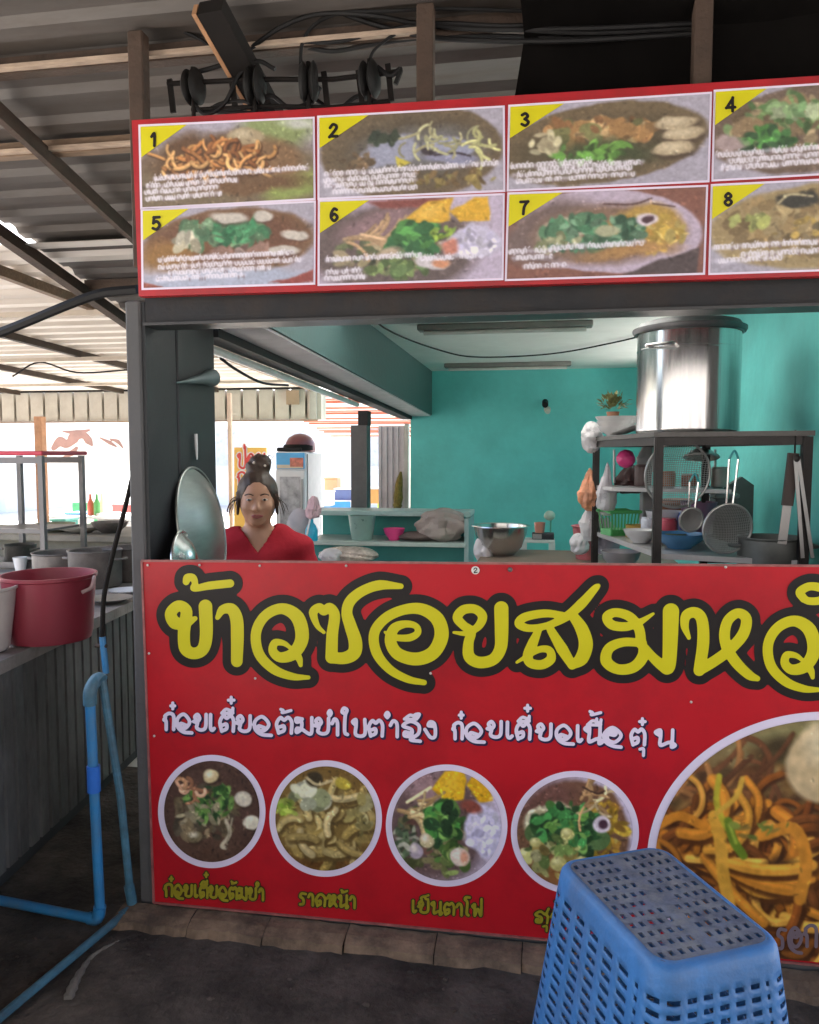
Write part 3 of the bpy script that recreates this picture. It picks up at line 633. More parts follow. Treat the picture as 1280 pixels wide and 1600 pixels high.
DIG = {1: [[(.2, .28), (.5, .05), (.5, 1)]], 2: [[(.12, .3), (.45, .03), (.8, .3), (.12, .97), (.15, .97), (.85, .97)]], 3: [[(.15, .15), (.5, .03), (.75, .25), (.45, .46), (.47, .48), (.82, .72), (.5, .98), (.12, .85)]], 4: [[(.66, 1), (.66, .03), (.64, .05), (.08, .68), (.1, .7), (.92, .7)]],
       5: [[(.8, .04), (.25, .04), (.24, .06), (.18, .46), (.2, .46), (.55, .36), (.82, .68), (.5, .98), (.12, .88)]], 6: [[(.75, .12), (.48, .03), (.2, .35), (.18, .72), (.5, .98), (.82, .7), (.5, .44), (.2, .62)]], 7: [[(.12, .05), (.85, .05), (.83, .07), (.5, .45), (.4, 1)]], 8: [[(.5, .46), (.2, .26), (.5, .03), (.8, .26), (.5, .46), (.15, .73), (.5, .98), (.85, .73), (.5, .46)]]}
DARKBOWL = (92, 78, 60)
def menu_pic(k):
    p = Pic(270, 130, 330, (150, 146, 160), 20 + k)
    if k == 1:
        p.fill = None; p.ell(140, 120, 190, 100, (98, 86, 66), 0, 30, .4); p.ell(215, 10, 60, 34, (120, 134, 84), .1, 18, .8); p.ell(248, 8, 26, 8, (176, 180, 170), .2, 8, .5); p.ell(240, 108, 46, 26, (120, 134, 70), -.3, 16, .8)
        p.ell(120, 60, 110, 44, (80, 58, 40), 0, 20, 1); p.ell(200, 60, 60, 30, (110, 84, 58), .4, 16, .8); p.ell(165, 24, 29, 14, (150, 134, 104), .05, 4, .3); p.ell(158, 20, 14, 7, (170, 158, 130), 0, 8, .3)
        p.strands(110, 62, 92, 18, 90, 30, 4.6, [(170, 122, 70), (146, 96, 52), (190, 146, 90), (120, 74, 42)], 1.6, None, 2, .15, (56, 36, 24)); p.ell(170, 106, 90, 14, (92, 68, 46), -.05, 10, 1)
        caps = ((84, 20, 262), (96, 8, 150), (106, 4, 120), (117, 6, 125))
    elif k == 2:
        p.ell(136, 62, 134, 76, (92, 78, 58), 0, 4, .3); p.ell(140, 60, 112, 56, (74, 66, 52), 0, 30, .8); p.ell(150, 60, 84, 30, (92, 92, 92), 0, 22, 1)
        p.ell(108, 62, 44, 22, (134, 138, 158), -.1, 6, 1.4); p.ell(190, 58, 38, 13, (136, 140, 164), .1, 4, .6); p.ell(196, 76, 42, 9, (120, 122, 146), .1, 4, .6); p.ell(160, 62, 12, 6, (46, 40, 44), .6, 3, .4); p.line([(170, 70), (200, 68), (222, 74)], 3, (44, 38, 44), 2)
        p.scatter(96, 38, 22, 8, 22, 7, [(52, 62, 48), (40, 50, 40)], .5); p.strands(170, 46, 50, 16, 18, 30, 3, [(150, 150, 112), (128, 124, 92)], 1.4); p.strands(240, 56, 16, 20, 8, 26, 4, [(166, 166, 112)], 1.6); p.poly([(112, 68), (136, 80), (116, 88)], (180, 166, 60), 2)
        p.scatter(60, 74, 26, 14, 18, 8, [(104, 84, 60), (84, 70, 52)], .5); p.scatter(180, 108, 80, 12, 24, 8, [(110, 96, 54), (90, 72, 46), (140, 130, 80)], .4)
        caps = ((92, 8, 262), (102, 6, 140), (111, 8, 140), (122, 20, 140))
    elif k == 3:
        p.ell(124, 66, 146, 62, (92, 78, 56), -.1, 4, .3); p.ell(124, 70, 120, 44, (70, 62, 44), -.1, 20, .8)
        p.scatter(120, 48, 76, 20, 70, 12, [(146, 108, 66), (128, 96, 58), (170, 140, 96), (112, 78, 48), (100, 100, 60)], .5); p.ell(130, 78, 66, 20, (52, 60, 38), .1, 14, 1, .85)
        p.scatter(120, 80, 60, 18, 40, 7, [(66, 100, 48), (88, 140, 58), (52, 72, 38), (104, 160, 66)], .6); p.scatter(48, 62, 18, 16, 18, 8, [(170, 164, 130), (150, 140, 110)], .5)
        for x, y in ((226, 40), (236, 58), (222, 80)): p.ell(x + 2, y + 4, 30, 12, (58, 46, 36), -.05, 5, .3, .8); p.ell(x, y, 28, 10.5, (164, 148, 118), -.05, 3, .4); p.ell(x - 4, y - 2, 16, 5, (186, 172, 142), 0, 5, .3)
        caps = ((94, 2, 110), (100, 40, 180), (108, 6, 165), (118, 10, 170))
    elif k == 4:
        p.ell(140, 60, 150, 66, (92, 76, 64), -.1, 4, .3); p.scatter(130, 52, 110, 36, 150, 12, [(120, 100, 72), (100, 84, 62), (86, 112, 66), (66, 96, 54), (146, 128, 96), (112, 140, 88)], .5); p.scatter(66, 76, 34, 14, 40, 9, [(52, 92, 48), (72, 130, 60), (40, 66, 40)], .5)
        p.scatter(120, 34, 50, 12, 30, 9, [(120, 150, 100), (146, 160, 124), (92, 124, 80)], .5); p.ell(22, 78, 18, 14, (150, 132, 130), -.2, 5, .8)
        caps = ((94, 2, 200), (104, 20, 210), (114, 10, 190))
    elif k == 5:
        p.ell(136, 60, 136, 56, (104, 78, 54), -.04, 5, .3); p.ell(136, 58, 120, 46, (88, 58, 42), -.04, 20, .5); p.ell(40, 76, 50, 22, (124, 88, 44), -.1, 20, .6); p.ell(136, 128, 150, 26, (150, 158, 178), 0, 10, .4)
        p.scatter(130, 44, 74, 24, 90, 11, [(72, 104, 74), (56, 92, 62), (92, 124, 88), (46, 74, 52), (110, 140, 108)], .5); p.scatter(150, 40, 52, 18, 40, 9, [(44, 104, 66), (64, 128, 84)], .45); p.scatter(70, 58, 24, 10, 14, 10, [(170, 166, 146), (150, 144, 120)], .5)
        for x, y, rx_ in ((190, 18, 17), (242, 50, 22), (222, 76, 26), (136, 18, 28)): p.ell(x + 1, y + 3, rx_, 9, (64, 40, 34), .1, 4, .3, .7); p.ell(x, y, rx_, 8, (176, 170, 160), .1, 3, .5)
        p.scatter(160, 74, 50, 8, 16, 12, [(140, 120, 112), (120, 92, 80)], .35)
        caps = ((84, 24, 236), (96, 24, 250), (106, 40, 200), (116, 20, 160)); p.poly([(0, 120), (40, 130), (0, 130)], (120, 60, 48), 3); p.poly([(270, 110), (200, 130), (270, 130)], (124, 56, 50), 3)
    elif k == 6:
        p.a[:] = (170, 158, 180); p.ell(110, 78, 130, 70, (84, 72, 70), .0, 16, .3); p.ell(90, 40, 60, 22, (120, 96, 100), -.3, 16, .6); p.poly([(70, 0), (190, 0), (170, 14), (90, 14)], (112, 60, 54), 6)
        p.poly([(118, 36), (160, 6), (196, 0), (190, 36), (150, 44)], (200, 152, 48), 3); p.poly([(192, 20), (230, 0), (250, 2), (252, 40), (206, 40)], (202, 154, 44), 3); p.ell(160, 22, 20, 9, (216, 174, 74), -.4, 10, .5, .8)
        p.scatter(100, 84, 84, 30, 110, 9, [(84, 92, 62), (112, 104, 76), (60, 66, 48), (130, 118, 92)], .45); p.strands(70, 62, 40, 10, 16, 46, 4, [(168, 140, 108), (150, 122, 90)], .6, 0); p.scatter(140, 64, 40, 26, 70, 11, [(48, 98, 50), (36, 74, 42), (70, 130, 62), (44, 84, 46)], .5); p.scatter(180, 58, 18, 12, 16, 7, [(130, 160, 60), (104, 134, 56)], .5)
        p.ell(228, 76, 40, 26, (178, 174, 196), -.1, 6, 1.4); p.scatter(228, 76, 36, 22, 50, 6, [(196, 192, 212), (164, 160, 186)], .6); p.ell(196, 80, 12, 12, (176, 110, 92), 0, 6, .6); p.scatter(120, 108, 50, 12, 30, 10, [(96, 116, 66), (74, 96, 56)], .5)
        p.ell(166, 102, 24, 10, (186, 180, 184), .1, 3, .5); p.ell(180, 102, 12, 7, (190, 128, 92), .1, 4, .4); p.ell(100, 86, 18, 8, (164, 146, 122), -.2, 4, .5)
        caps = ((92, 10, 150), (95, 150, 230), (112, 10, 60), (122, 8, 66))
    elif k == 7:
        p.a[:] = (112, 72, 60); p.ell(140, 62, 128, 64, (168, 154, 172), .1, 3, .2); p.ell(60, 60, 70, 44, (98, 82, 78), -.4, 16, .4); p.ell(138, 66, 102, 46, (112, 88, 72), 0, 14, .4); p.poly([(200, 112), (262, 92), (262, 130), (160, 130)], (64, 54, 54), 4)
        p.ell(190, 60, 52, 36, (160, 128, 60), 0, 10, .8); p.scatter(196, 66, 46, 30, 40, 9, [(176, 146, 62), (150, 112, 48), (190, 168, 90)], .5); p.ell(84, 54, 44, 17, (160, 150, 128), -.25, 5, 1)
        p.scatter(120, 62, 70, 28, 110, 10, [(56, 92, 66), (44, 78, 56), (76, 118, 84), (96, 134, 104), (60, 110, 76)], .5); p.scatter(70, 78, 30, 12, 20, 8, [(150, 152, 116), (128, 136, 96)], .5); p.ell(136, 62, 17, 8, (150, 152, 120), 0, 3, .5)
        p.ell(190, 46, 15, 9, (196, 184, 192), .2, 3, .3); p.ell(191, 46, 8, 5, (60, 40, 46), .2, 2, .3); p.line([(130, 20), (170, 22), (196, 14)], 2.4, (64, 44, 40), 2); p.line([(196, 22), (228, 28)], 2.2, (64, 44, 40), 2); p.ell(170, 94, 60, 10, (150, 112, 66), -.05, 8, .8)
        caps = ((84, 60, 184), (88, 2, 70), (98, 8, 60), (112, 24, 80))
    else:
        p.ell(136, 66, 140, 62, (140, 122, 84), -.04, 5, .3); p.scatter(136, 62, 118, 44, 150, 12, [(132, 112, 76), (120, 100, 66), (150, 132, 92), (110, 92, 60)], .5); p.ell(112, 26, 28, 12, (44, 44, 38), .1, 4, .6); p.line([(86, 30), (100, 18), (130, 22)], 3, (170, 158, 120), 2)
        p.scatter(50, 54, 26, 10, 20, 8, [(150, 156, 84), (128, 134, 76)], .5); p.scatter(140, 74, 60, 20, 30, 7, [(158, 132, 66), (108, 96, 70)], .5)
        caps = ((92, 4, 200), (112, 10, 90), (104, 40, 250))
    p.detail(160, 50).soften(2); p.a = p.a * .84 + np.array((146, 140, 146)) * .16
    for y, a, b in caps: p.caption(y, a, b, 8.0, -.02)
    return p.soften(1).grain(7)
LABS = {1: 'curry noodles with an egg', 2: 'pale grey noodles in clear broth', 3: 'orange meat and three white slices', 4: 'mixed greens and brown meat', 5: 'green leaves and white balls', 6: 'golden wedges and white rice', 7: 'a white oval plate with a squid ring', 8: 'pale fried noodles'}
for k, q in CELLS.items():
    q = [np.array(c, float) for c in q]; ctr = sum(q) / 4
    bd = quad_flat('picture_border', [c + np.sign(c - ctr) * 1.8 for c in q], -.0145, M_wht, mb_)
    q = [c - np.sign(c - ctr) * 1.6 for c in q]
    quad_picture('food_picture', q, menu_pic(k), -.0165, M_pic, bd, 'printed picture of ' + LABS[k])
    TL, TR, BR, BL = q; fx = .27 if k not in (4, 8) else .25
    quad_flat('corner_flag', [TL, TL + (TR - TL) * fx, TL + (BL - TL) * .38], -.0185, M_yel, bd, 'yellow corner flag with number %d' % k)
    ik = Ink(); o = TL + (TR - TL) * .052 + (BL - TL) * .085; dx = 15; dy = 20
    for stx in DIG[k]: ik.stroke([(o[0] + x_ * dx, o[1] + y_ * dy - .05 * x_ * dx) for x_, y_ in stx], 4.6)
    ink_part('number', ik, -.0205, M_blk, bd, h=.8)
# ------------------------------------------------------------------ ground, building, roofs
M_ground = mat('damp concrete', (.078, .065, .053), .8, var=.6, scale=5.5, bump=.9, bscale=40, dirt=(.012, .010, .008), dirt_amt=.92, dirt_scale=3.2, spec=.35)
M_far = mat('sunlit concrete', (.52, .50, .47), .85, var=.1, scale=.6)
M_steel = mat('dark painted steel', (.024, .025, .027), .6, .0, spec=.25, var=.25, scale=8, dirt=(.05, .035, .025), dirt_amt=.5, dirt_scale=5, bump=.15, bscale=50)
M_conc = mat('grey cement', (.10, .10, .102), .85, var=.2, scale=5, bump=.3, bscale=40, dirt=(.07, .065, .06), dirt_amt=.6)
M_teal = mat('teal wall paint', (.15, .63, .595), .68, var=.10, scale=2.2, bump=.25, bscale=22, dirt=(.10, .46, .43), dirt_amt=.45, dirt_scale=1.8)
M_tealdk = mat('teal beam paint', (.055, .115, .112), .6, var=.15, scale=4, bump=.2, bscale=26)
M_ceil = mat('off white ceiling board', (.80, .80, .77), .75, var=.06, scale=3, dirt=(.6, .6, .56), dirt_amt=.4, dirt_scale=1.2)
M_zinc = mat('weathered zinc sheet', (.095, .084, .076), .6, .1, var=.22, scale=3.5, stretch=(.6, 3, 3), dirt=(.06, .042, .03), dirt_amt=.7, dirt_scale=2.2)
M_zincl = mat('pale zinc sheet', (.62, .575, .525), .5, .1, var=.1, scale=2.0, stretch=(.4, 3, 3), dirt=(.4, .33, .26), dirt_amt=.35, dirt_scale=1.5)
M_rust = mat('rusty painted steel', (.062, .040, .027), .7, .2, var=.35, scale=12, dirt=(.07, .04, .03), dirt_amt=.6, dirt_scale=6, bump=.3, bscale=70)
M_rustl = mat('pale worn timber', (.21, .14, .09), .75, var=.3, scale=10, stretch=(1, 6, 6), dirt=(.12, .08, .05), dirt_amt=.5, dirt_scale=4)
M_dark = mat('dark stained timber', (.009, .007, .006), .8, spec=.25, var=.35, scale=10)
M_cable = mat('black cable sheath', (.008, .0075, .0075), .65, var=.2, spec=.3)
M_tile = mat('brown clay tile', (.21, .142, .092), .85, var=.4, scale=14, dirt=(.045, .036, .03), dirt_amt=.8, dirt_scale=6, bump=.5, bscale=60, spec=.3)

def sheet(x0, y0, x1, y1, z, nx=1, ny=1, jit=0, seed=1):
    rg = random.Random(seed); mb = MB()
    V = [(x0 + (x1 - x0) * i / nx, y0 + (y1 - y0) * j / ny, z + (rg.uniform(-jit, jit) if 0 < i < nx and 0 < j < ny else 0)) for j in range(ny + 1) for i in range(nx + 1)]
    return mb.add(V, [(j * (nx + 1) + i, j * (nx + 1) + i + 1, (j + 1) * (nx + 1) + i + 1, (j + 1) * (nx + 1) + i) for j in range(ny) for i in range(nx)], True)
XL, XR, YB = -1.30, 1.02, 5.5
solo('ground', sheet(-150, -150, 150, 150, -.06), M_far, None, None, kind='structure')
solo('shop_floor', sheet(XL, .13, XR, YB, -.046), mat('pale bounce floor', (.66, .62, .56), .6, var=.1), None, None, kind='structure')  # unseen floor made pale to bounce light up to the ceiling
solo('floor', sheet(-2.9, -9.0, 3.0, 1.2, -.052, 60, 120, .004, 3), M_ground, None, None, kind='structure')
gr = MB(); rg = random.Random(21)
for k in range(170):
    x = rg.uniform(-1.9, 1.2); y_ = -.12 - abs(rg.gauss(0, .28)); r_ = rg.uniform(.002, .006) * (1.7 if rg.random() < .1 else 1); gr.blob((x, y_, -.05), (r_ * rg.uniform(.8, 1.8), r_, r_ * .6), 6, .25, k)
solo('grit', gr, mat('grit', (.075, .06, .048), .9, var=.6, scale=40), None, None, kind='stuff')
# row of clay tiles at the foot of the banner
tl = MB(); rg = random.Random(4); x = -1.42
while x < 1.8:
    w = rg.uniform(.26, .31); n = 7; V = []
    for k in range(n + 1):
        xx = x + (w - .003) * k / n; f = rg.uniform(-.007, .007); g = rg.uniform(-.003, .003)
        V += [(xx, .002, -.014 + g), (xx, -.05, -.017 + g), (xx + rg.uniform(-.002, .002), -.088 + f, -.030 + g), (xx, -.10 + f, -.056)]
    tl.add(V, [(k * 4 + j, k * 4 + j + 1, k * 4 + 5 + j, k * 4 + 4 + j) for k in range(n) for j in range(3)]); x += w
kerb = solo('kerb', tl, M_tile, None, None, kind='structure')
# shop room
def ysteps(y0, y1, per, offs=(0, .35, .47, .86)):
    out = []; k = math.floor(y0 / per) - 1
    while k * per < y1 + per:
        for o in offs:
            y = (k + o) * per
            if y0 <= y <= y1: out.append(y)
        k += 1
    return [y0] + [y for y in out if y0 < y < y1] + [y1]
solo('shop_back_wall', MB().box((-1.32, YB, -.05), (XR + .12, YB + .12, 2.5)), M_teal, 'plain teal painted back wall of the shop kitchen', 'wall')
swl = thing('shop_side_wall', 'bright teal side wall right of the big steel pot', 'wall', (XR + .06, 3, -.05))
wy0, wy1, wz0, wz1 = 2.45, 4.9, 1.78, 2.28  # unseen window opening added to light the back wall
part('plaster', MB().box((XR, .62, -.05), (XR + .12, YB - .002, wz0)).box((XR, .62, wz1), (XR + .12, YB - .002, 2.5)).box((XR, .62, wz0), (XR + .12, wy0, wz1)).box((XR, wy1, wz0), (XR + .12, YB - .002, wz1)), M_teal, swl)
wf_ = MB()
for y_ in (wy0 + .02, (wy0 + wy1) / 2, wy1 - .02): wf_.box((XR + .03, y_ - .018, wz0 + .002), (XR + .08, y_ + .018, wz1 - .002))
part('added_window_frame', wf_, mat('added frame white', (.7, .7, .68), .5), swl)
ce = sheet(-1.1, 1.86, XR - .002, YB - .002, 2.385)
solo('ceiling', ce.add([(x, y, z + .03) for x, y, z in ce.v], [(0, 1, 3, 2)]), M_ceil, None, None, kind='structure')
ce2 = sheet(-1.1, .126, XR + .03, .56, 2.40); solo('ceiling', ce2.add([(x, y, z + .03) for x, y, z in ce2.v], [(0, 1, 3, 2)]), M_ceil, None, None, kind='structure')
ce3 = sheet(.45, .562, XR + .03, 1.858, 2.40); solo('ceiling', ce3.add([(x, y, z + .03) for x, y, z in ce3.v], [(0, 1, 3, 2)]), M_ceil, None, None, kind='structure')
sk = MB().corr(-1.12, .47, ysteps(.50, 1.90, .12), lambda x, y: 2.436, .018, .12, .003)  # translucent sheet added over the kitchen as a daylight source
m_sk = D.materials.new('added milky sheet'); m_sk.use_nodes = True; n_ = m_sk.node_tree.nodes; n_.remove(n_['Principled BSDF'])
a_ = n_.new('ShaderNodeBsdfTranslucent'); b_ = n_.new('ShaderNodeBsdfDiffuse'); c_ = n_.new('ShaderNodeMixShader'); a_.inputs[0].default_value = (.86, .87, .85, 1); b_.inputs[0].default_value = (.7, .72, .7, 1); c_.inputs[0].default_value = .3
m_sk.node_tree.links.new(a_.outputs[0], c_.inputs[1]); m_sk.node_tree.links.new(b_.outputs[0], c_.inputs[2]); m_sk.node_tree.links.new(c_.outputs[0], n_['Material Output'].inputs[0])
solo('added_skylight', sk, m_sk, 'unseen milky roof sheet added to light the front of the kitchen', 'roof sheet')
bmm = thing('roof_beam', 'dark teal concrete beam running back over the open side of the shop', 'beam', (-1.2, 3, 1.94))
def slopebar(x0, x1, y0, y1, zb, zt):
    return MB().add([(x0, y0, zb(y0)), (x1, y0, zb(y0)), (x1, y1, zb(y1)), (x0, y1, zb(y1)), (x0, y0, zt(y0)), (x1, y0, zt(y0)), (x1, y1, zt(y1)), (x0, y1, zt(y1))], [(0, 3, 2, 1), (4, 5, 6, 7), (0, 1, 5, 4), (1, 2, 6, 5), (2, 3, 7, 6), (3, 0, 4, 7)])
SB = lambda y: 2.07 - .0256 * (y - .62)
part('beam_body', slopebar(-1.30, -1.10, .62, YB - .002, SB, lambda y: 2.43), M_tealdk, bmm)
part('soffit_strip', slopebar(-1.296, -1.112, .625, YB - .004, lambda y: SB(y) - .012, lambda y: SB(y) - .001), mat('grey soffit', (.52, .49, .51), .7), bmm)
part('steel_rail', slopebar(-1.40, -1.303, .625, YB - .01, lambda y: SB(y) - .045, lambda y: SB(y) + .12), M_steel, bmm)
lt = MB(); lt.tube([(-1.405, .64, SB(.64) - .066), (-1.405, 3.5, SB(3.5) - .066)], .019, 10)
part('light_tube', lt, mat('white tube glass', (.8, .8, .78), .35), bmm, 'long white unlit lamp tube along the beam')
col = thing('shop_column', 'dark grey concrete column, shaded inner side painted darker, left of the red banner', 'column', (-1.35, .12, -.05))
part('shaft', MB().box((-1.375, .02, -.05), (-1.322, .262, 2.06), None, .006), M_conc, col)
part('face_shade', MB().box((-1.321, .03, -.05), (-1.309, .25, 2.055)), mat('column side shade', (.024, .026, .028), .6, var=.25, scale=7, bump=.1, spec=.3), col)  # dark facing puts the shade of the column's inner side into colour
part('rear_post', MB().box((-1.38, .285, -.05), (-1.318, .615, 2.06), None, .005), mat('near black post', (.014, .016, .018), .5, .0, var=.3, scale=6, spec=.35), col)
sc_ = thing('serving_counter', 'low wall behind the red banner carrying the serving counter', 'counter', (0, .3, -.05))
part('wall', MB().box((-1.30, .014, -.05), (1.55, .12, 1.185)), M_conc, sc_)
part('counter_top', MB().box((-1.28, .121, 1.02), (1.0, .52, 1.06), None, .006), mat('steel counter', (.45, .45, .45), .35, .8), sc_)
rp = thing('side_wall_panel', 'grey wall stub closing the right end of the counter', 'wall', (1.3, .3, -.05))
part('wall', MB().box((1.05, .125, -.05), (1.17, .6, 2.4)), M_conc, rp)
fb = thing('front_beam', 'dark grey steel beam spanning under the menu board', 'beam', (0, 0, 2.0))
part('web', MB().box((-1.307, .03, 1.985), (1.6, .10, 2.16)), M_steel, fb)
part('flange', MB().box((-1.307, .012, 1.975), (1.6, .12, 1.984)), mat('beam flange', (.045, .045, .046), .4, .4), fb)
for i, (px, lab) in enumerate(((217, 'rusty square post rising from the left end of the menu board'), (665, 'rusty square post rising behind picture two of the menu board'), (1095, 'dim square post rising in front of the black roof shade'))):
    p = onY(px, 150, .05)
    if i == 0:
        rp0 = solo('roof_post', MB().box((p[0] - .026, .03, 2.17), (p[0] + .026, .08, 2.925), None, .004), M_rust, lab, 'post', 'posts holding up the roof')
    else: dup(rp0, (p[0], rp0.location.y, rp0.location.z), lab)
# near roof: corrugated zinc, ridges along x, falling to the back
RZ = lambda x, y: 2.95 - .2 * y
PER = .165
nr = thing('zinc_roof', 'dull grey corrugated zinc roof over the shop front', 'roof', (-.6, 0, 2.9))
part('sheet', MB().corr(-2.68, 3.2, ysteps(-7.4, .9, PER), RZ, .022, PER), M_zinc, nr)  # runs far forward, out of view, to cut light on the shop front
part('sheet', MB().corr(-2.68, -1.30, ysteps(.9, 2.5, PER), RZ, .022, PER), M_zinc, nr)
pz = lambda y: RZ(0, y) - .028
for y, m in ((.14, M_rust), (.60, M_rustl), (1.9, M_rust), (-1.2, M_rust), (-2.6, M_rust), (-4.0, M_rust), (-5.6, M_rust), (-7.2, M_rust)):
    part('purlin', MB().bar((-2.66, y, pz(y)), (3.1 if y < .9 else -1.35, y, pz(y)), .045, .055), m, nr)
M_lip = mat('pale timber lip', (.42, .32, .24), .75, var=.3, scale=10, stretch=(1, 6, 6))  # paler strip along the lower edge of two purlins
for k, y in ((0, .105), (1, .565)):
    part('purlin_lip', MB().bar((-2.66, y - .002, pz(y) - .022), (-.35 if k == 0 else -1.38, y - .002, pz(y) - .022), .022, .016), M_lip, nr)
for x, w, m in ((-2.66, .06, M_rust), (-2.0, .028, M_rust), (2.9, .06, M_rust)):
    y0, y1 = (-7.3, 2.5 if x < 0 else .88); part('rafter', MB().bar((x, y0, pz(y0) - .05), (x, y1, pz(y1) - .05), w, .06), m, nr)
dk = MB(); p0, p1 = onY(375, 40, .14), onY(452, 165, .42); p0, p1 = Vector((p0[0], .0, RZ(0, 0) - .07)), Vector((p1[0] + .03, .62, 2.64))
part('brace', dk.bar((p0.x, -.1, 2.90), (p1.x, .72, 2.55), .085, .05), M_dark, nr, 'thick dark timber brace')
part('brace_edge', MB().bar((p0.x - .05, -.1, 2.895), (p1.x - .05, .72, 2.545), .014, .04), mat('bare orange timber', (.38, .20, .10), .7, var=.3, scale=12), nr)
# black sheet stands in for the deep shade under the roof
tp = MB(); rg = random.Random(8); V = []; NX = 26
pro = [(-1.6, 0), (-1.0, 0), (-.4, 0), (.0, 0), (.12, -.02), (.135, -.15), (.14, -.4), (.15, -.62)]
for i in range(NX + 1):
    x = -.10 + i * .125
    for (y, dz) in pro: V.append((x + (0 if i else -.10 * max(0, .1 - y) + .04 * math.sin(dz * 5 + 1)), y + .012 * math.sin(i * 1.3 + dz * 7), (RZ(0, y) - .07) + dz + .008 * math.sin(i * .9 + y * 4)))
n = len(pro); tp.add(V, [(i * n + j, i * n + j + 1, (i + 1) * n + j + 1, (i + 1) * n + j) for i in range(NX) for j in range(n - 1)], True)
solo('roof_shade_fill', tp, mat('roof shade black', (.005, .0043, .004), .95, var=.4, scale=3, spec=.04), 'black sheet standing in for the shade under the roof above pictures three and four', 'sheet')
# yard roof: pale corrugated sheet, low and almost level, with a hanging valance
YZ = lambda x, y: 2.66 - .026 * y
PER2 = .26
nn = M_zincl.node_tree; bb_ = nn.nodes['Principled BSDF']; tr_ = nn.nodes.new('ShaderNodeBsdfTranslucent'); tr_.inputs[0].default_value = (.95, .86, .74, 1); mx_ = nn.nodes.new('ShaderNodeMixShader'); mx_.inputs[0].default_value = .09
nn.links.new(bb_.outputs[0], mx_.inputs[1]); nn.links.new(tr_.outputs[0], mx_.inputs[2]); nn.links.new(mx_.outputs[0], nn.nodes['Material Output'].inputs[0])
yr = thing('yard_roof', 'pale sunlit corrugated roof low over the yard', 'roof', (-5, 4, 2.5))
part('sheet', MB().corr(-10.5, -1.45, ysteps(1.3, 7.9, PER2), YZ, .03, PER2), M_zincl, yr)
M_rafter = mat('brown yard rafter', (.05, .036, .027), .75, var=.3, scale=10, spec=.25)
for x in (-3.05, -4.4, -5.8, -7.4, -9.0):
    part('rafter', MB().bar((x, 1.35, YZ(0, 1.35) - .03), (x, 7.85, YZ(0, 7.85) - .03), .05, .06), M_rafter if x != -3.05 else M_rustl, yr)
for y in (2.6, 4.6, 6.6):
    part('purlin', MB().bar((-10.4, y, YZ(0, y) - .075), (-1.5, y, YZ(0, y) - .075), .045, .035), mat('pale purlin', (.5, .43, .35), .7), yr)
va = thing('roof_valance', 'pale ribbed metal sheet hanging from the far edge of the yard roof', 'valance', (-6, 7.95, 2.1))
vb = MB(); V = []; xs = []; x = -10.5; per = .23; i = 0
PX = [0, .193, .197, .226, .23]; DY = [0, 0, -.12, -.12, 0]
while x < -3.05:
    for a, b in zip(PX[:-1], DY[:-1]): xs.append((x + a, b))
    x += per
xs.append((-3.03, 0))
for (x, dy) in xs: V += [(x, 7.93 - dy, 2.02), (x, 7.93 - dy, 2.43)]
vb.add(V, [(2 * i, 2 * i + 2, 2 * i + 3, 2 * i + 1) for i in range(len(xs) - 1)])
part('sheet', vb, mat('dusty ribbed metal', (.40, .37, .32), .6, .1, var=.12, scale=2, dirt=(.28, .25, .2), dirt_amt=.5), va)
part('top_angle', MB().box((-10.5, 7.88, 2.432), (-3.0, 7.96, 2.455)), M_dark, va)
part('bottom_angle', MB().box((-10.5, 7.9, 2.0), (-3.0, 7.95, 2.018)), M_rustl, va)
part('patch', MB().box((-3.42, 7.872, 2.22), (-3.24, 7.885, 2.41)), mat('brown patch', (.24, .17, .11), .7), va)
part('end_strip', MB().box((-3.09, 7.87, 2.02), (-3.0, 7.892, 2.43)), mat('grey strip', (.3, .29, .26), .6), va)
# striped roof farther back
fr = thing('red_slatted_roof', 'far awning of red and white sheets seen right of the ribbed valance', 'roof', (-3, 11, 2.4))
ra = MB(); rb = MB()
for k in range(9):
    y = 9.0 + k * .5; z = 2.46 - .065 * k
    (ra if k % 2 else rb).box((-4.3, y, z), (-1.0, y + .34, z + .02)); 
    ra.box((-4.3, y + .34, z - .03), (-1.0, y + .42, z + .02))
part('red_sheet', ra, mat('faded red sheet', (.42, .13, .08), .6, var=.3, scale=4), fr); part('white_sheet', rb, mat('white roof sheet', (.7, .62, .55), .6), fr)
